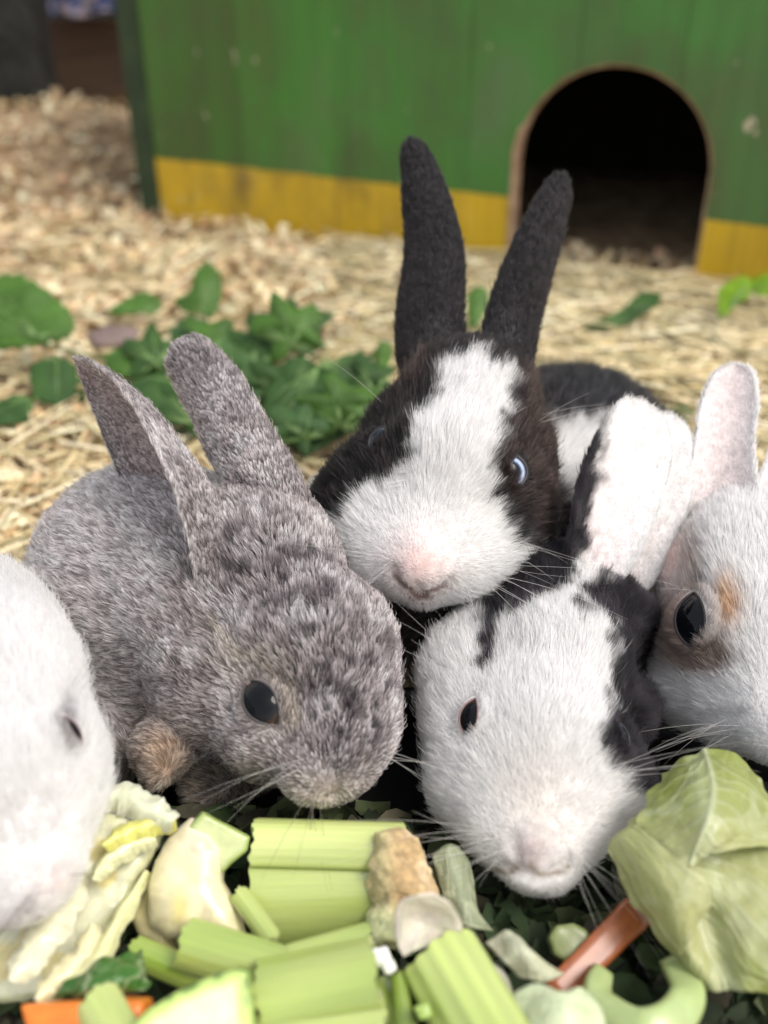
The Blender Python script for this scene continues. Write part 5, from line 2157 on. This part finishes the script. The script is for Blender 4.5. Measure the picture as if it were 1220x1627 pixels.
rd.eyes.append(dict(px=752, py=1142, r=34, rot=R(-78), kind='dark', sink=0.50, ea=1.0, eb=0.60, lid=(0.30, 0.19, 0.18), lidfur=(0.32, 0.26, 0.25), n=(-0.4, 0, -0.25), gaze=(0, 0, -0.2)))
rd.eyes.append(dict(px=985, py=1172, r=26, rot=R(80), kind='dim', sink=0.45, ea=0.95, eb=0.7, lid=(0.03, 0.025, 0.03), lidfur=(0.02, .016, .016), n=(0.45, 0, -0.1), gaze=(0.2, 0, 0)))


def col_patch(px, V, tg, pk):
    side = inpoly(px, [(1000, 880), (1080, 880), (1120, 1330), (1010, 1262), (950, 1225), (960, 1160), (968, 1080), (965, 1010), (915, 970)], 9, 16, V)
    collar = inpoly(px, [(766, 1060), (768, 980), (785, 860), (860, 760), (950, 780), (925, 900), (900, 950), (806, 985), (786, 1020), (780, 1060)], 9, 16, V)
    ln = np.zeros(len(px))
    bx_ = (px[:, 0] > 730) & (px[:, 0] < 860) & (px[:, 1] > 900) & (px[:, 1] < 1090)
    ln[bx_] = np.clip(1.5 * nline(px[bx_], [(822, 940), (792, 985), (780, 1020), (776, 1058)], 9), 0, 1)
    b = np.maximum(np.maximum(side, collar), ln) * (tg == 0)
    far = (V[:, 2] > 0.365) * (tg == 0)
    b = np.maximum(b, far * 0.9)
    # black outer edge of the near ear
    e1 = (tg // 10 == 1) * inpoly(px, [(860, 1000), (860, 700), (925, 655), (972, 650), (958, 700), (955, 760), (944, 830), (925, 900), (925, 1000)], 10, 16, V)
    bo = ((tg == 11) | (tg == 21)) * 0.0
    b = np.clip(np.maximum(b, np.maximum(e1, bo)), 0, 1)
    n2 = vnoise(V, 230, 4)
    root = np.tile(WHT * 0.92, (len(V), 1))
    tip = np.tile(WHT * 1.02, (len(V), 1))
    # a faint grey beige cast on the bridge of the nose
    br = gauss(px, 850, 1280, 75, 90)
    root = lerp(root, rgb(0.62, 0.56, 0.50), br * 0.8)
    tip = lerp(tip, rgb(0.80, 0.76, 0.71), br * 0.6)
    nose = gauss(px, 845, 1352, 36, 34)
    root = lerp(root, rgb(0.40, 0.32, 0.31), nose * 0.9)
    tip = lerp(tip, rgb(0.68, 0.61, 0.58), nose * 0.8)
    pink = np.clip(pk * 1.7, 0, 1) * (tg > 0) * (0.35 + 0.65 * gauss(px, 965, 840, 40, 70))
    tip = lerp(tip, rgb(0.86, 0.80, 0.81), pink)
    root = lerp(root, rgb(0.84, 0.72, 0.71), pink)
    root = lerp(root, BLK, b)
    tip = lerp(tip, lerp(rgb(0.008, 0.007, 0.010), rgb(0.038, 0.034, 0.042), sstep(-0.2, 0.7, n2)), b)
    mult = 1 - 0.25 * nose + 0.25 * b
    root, tip, mult = crease(px, V, tg, root, tip, mult, [[(790, 1382), (808, 1386), (822, 1378)], [(842, 1372), (850, 1385), (862, 1390)], [(905, 1375), (890, 1385), (872, 1390)]], (.28, .22, .17), 4.8)
    return root, tip, mult


rd.build(col_patch, 9.0, 0.0058, clump=0.35, seed=33, headc=(870, 1170, .31), headr=.052, back_dir=(0.25, 0.3, 1), lift=0.42, curly=0.24, hair_r=.00007,
         whisk=[((780, 1330), R(185), 240, 0.35, 9), ((905, 1345), R(50), 190, 0.5, 12), ((770, 1100), R(215), 210, 0.22, 5), ((985, 1230), R(-15), 210, 0.35, 7), ((800, 1350), R(140), 120, 0.5, 5)])

# ---- E: white rabbit, right ------------------------------------------
re_ = Rabbit('white rabbit with a brown ringed black eye at the right edge', tuple(PZ(1250, 1050, 0.0)), (1235, 1190, .300))
re_.S(1195, 900, .352, 128)
re_.S(1195, 990, .342, 145)
re_.S(1125, 1085, .340, 88)
re_.Cn((1210, 1050, .330, 120), (1235, 1140, .312, 85), k=.010)
re_.S(1165, 1135, .325, 62, k=.008)
re_.S(1085, 900, .358, 46, k=.012)
re_.Cn((1220, 900, .38, 150), (1330, 930, .43, 190), k=.02)
re_.S(1360, 950, .44, 200, k=.02)
re_.groove((1115, 1140), (1180, 1135), .0016, .0016)
re_.ear([(1148, 840, .350), (1148, 770, .352), (1152, 700, .356), (1160, 640, .361), (1168, 580, .366)], [62, 54, 46, 44, 28], (-0.6, -0.1, -1), cup=0.42, fur=.0026, infur=0.5)
re_.ear([(1235, 830, .352), (1245, 780, .354), (1260, 720, .358), (1275, 660, .363), (1290, 610, .368)], [60, 54, 46, 44, 24], (0.2, -0.1, -1), cup=0.4, fur=.0026, infur=0.9)
re_.eyes.append(dict(px=1106, py=987, r=48, rot=R(-72), kind='dark', sink=0.50, ea=1.0, eb=0.62, lid=(0.03, 0.02, 0.02), lidfur=(0.17, 0.12, 0.10), lidw=0.9, n=(-0.1, 0, -0.2)))


def col_right(px, V, tg, pk):
    root = np.tile(WHT * 0.92, (len(V), 1))
    tip = np.tile(WHT * 1.02, (len(V), 1))
    h = (tg == 0) * 1.0
    org = gauss(px, 1160, 972, 20, 38) * h
    tip = lerp(tip, rgb(0.50, 0.26, 0.12), np.clip(org * 1.2, 0, .9))
    root = lerp(root, rgb(0.5, 0.28, 0.14), np.clip(org * 1.1, 0, 1))
    br = np.clip(gauss(px, 1115, 1052, 42, 24) * 1.6 + 1.3 * gauss(px, 1072, 1000, 24, 55) + 0.9 * gauss(px, 1100, 900, 26, 55) + 0.7 * gauss(px, 1140, 1045, 24, 24), 0, 1) * h
    tip = lerp(tip, rgb(0.20, 0.145, 0.11), br * 0.95)
    root = lerp(root, rgb(0.15, 0.10, 0.08), br * 0.95)
    pkn = np.clip(gauss(px, 1062, 870, 26, 75) * 1.2, 0, 1) * h
    root = lerp(root, rgb(0.76, 0.52, 0.46), pkn)
    tip = lerp(tip, rgb(0.78, 0.58, 0.52), pkn * 0.8)
    pink = np.clip(pk * 1.6, 0, 1) * (tg > 0)
    tip = lerp(tip, rgb(0.86, 0.78, 0.77), pink * 0.7)
    root = lerp(root, rgb(0.84, 0.70, 0.68), pink)
    mult = 1 - 0.6 * pkn
    return root, tip, mult


re_.build(col_right, 8.0, 0.0070, clump=0.4, seed=44, headc=(1195, 1000, .34), headr=.055, back_dir=(0.5, 0.3, 1), lift=0.42, curly=0.30, hair_r=.00008,
          whisk=[((1160, 1150), R(165), 180, 0.5, 9), ((1150, 1175), R(120), 150, 0.4, 6), ((1200, 1060), R(40), 160, 0.4, 5), ((1085, 930), R(200), 90, 0.3, 2), ((1170, 1480), R(0), 5, 0, 0)])

# ---- A: white rabbit, left -------------------------------------------
ra = Rabbit('pure white rabbit with a narrowed eye, cut by the left edge of the photo', tuple(PZ(-40, 1250, 0.0)), (60, 1470, .235))
ra.S(-22, 1095, .272, 150)
ra.S(5, 1225, .258, 158)
ra.Cn((10, 1260, .255, 140), (45, 1365, .246, 96), k=.010)
ra.S(20, 1400, .246, 70, k=.008)
ra.Cn((-60, 1060, .29, 140), (-120, 1060, .34, 200), k=.02)
ra.S(-75, 1055, .315, 158, k=.02)
ra.ear([(-90, 1010, .285), (-140, 960, .30), (-200, 900, .31), (-260, 850, .32)], [60, 70, 66, 30], (0.2, 0.6, 1), cup=0.4, fur=.003)
ra.eyes.append(dict(px=112, py=1168, r=36, rot=R(-62), kind='dark', sink=0.80, ea=1.0, eb=0.30, lid=(0.20, 0.14, 0.14), lidfur=(0.22, 0.18, 0.19), n=(0.5, 0, -0.1)))


def col_left(px, V, tg, pk):
    root = np.tile(WHT * 0.94, (len(V), 1))
    tip = np.tile(WHT * 1.04, (len(V), 1))
    e = np.clip(1.4 * gauss(px, 110, 1162, 13, 34), 0, 1) * (tg == 0)
    tip = lerp(tip, rgb(0.22, 0.19, 0.20), e * 0.85)
    root = lerp(root, rgb(0.10, 0.08, 0.09), e * 0.9)
    n_ = gauss(px, 95, 1400, 40, 30) * 0.4
    root = lerp(root, PINK, n_)
    return root, tip, np.ones(len(V))


ra.build(col_left, 9.0, 0.0066, seed=55, headc=(0, 1200, .26), headr=.048, back_dir=(-0.4, 0.5, 1), lift=0.42, curly=0.24, hair_r=.000065,
         whisk=[((130, 1310), R(-30), 200, 0.25, 4), ((60, 1430), R(150), 220, 0.3, 7, -0.02, (.05, .045, .045)), ((105, 1100), R(-50), 140, 0.4, 5), ((110, 1400), R(-25), 220, 0.2, 3, -0.02, (.06, .05, .05))])

print('hairs', rb.count, rc.count, rd.count, re_.count, ra.count)
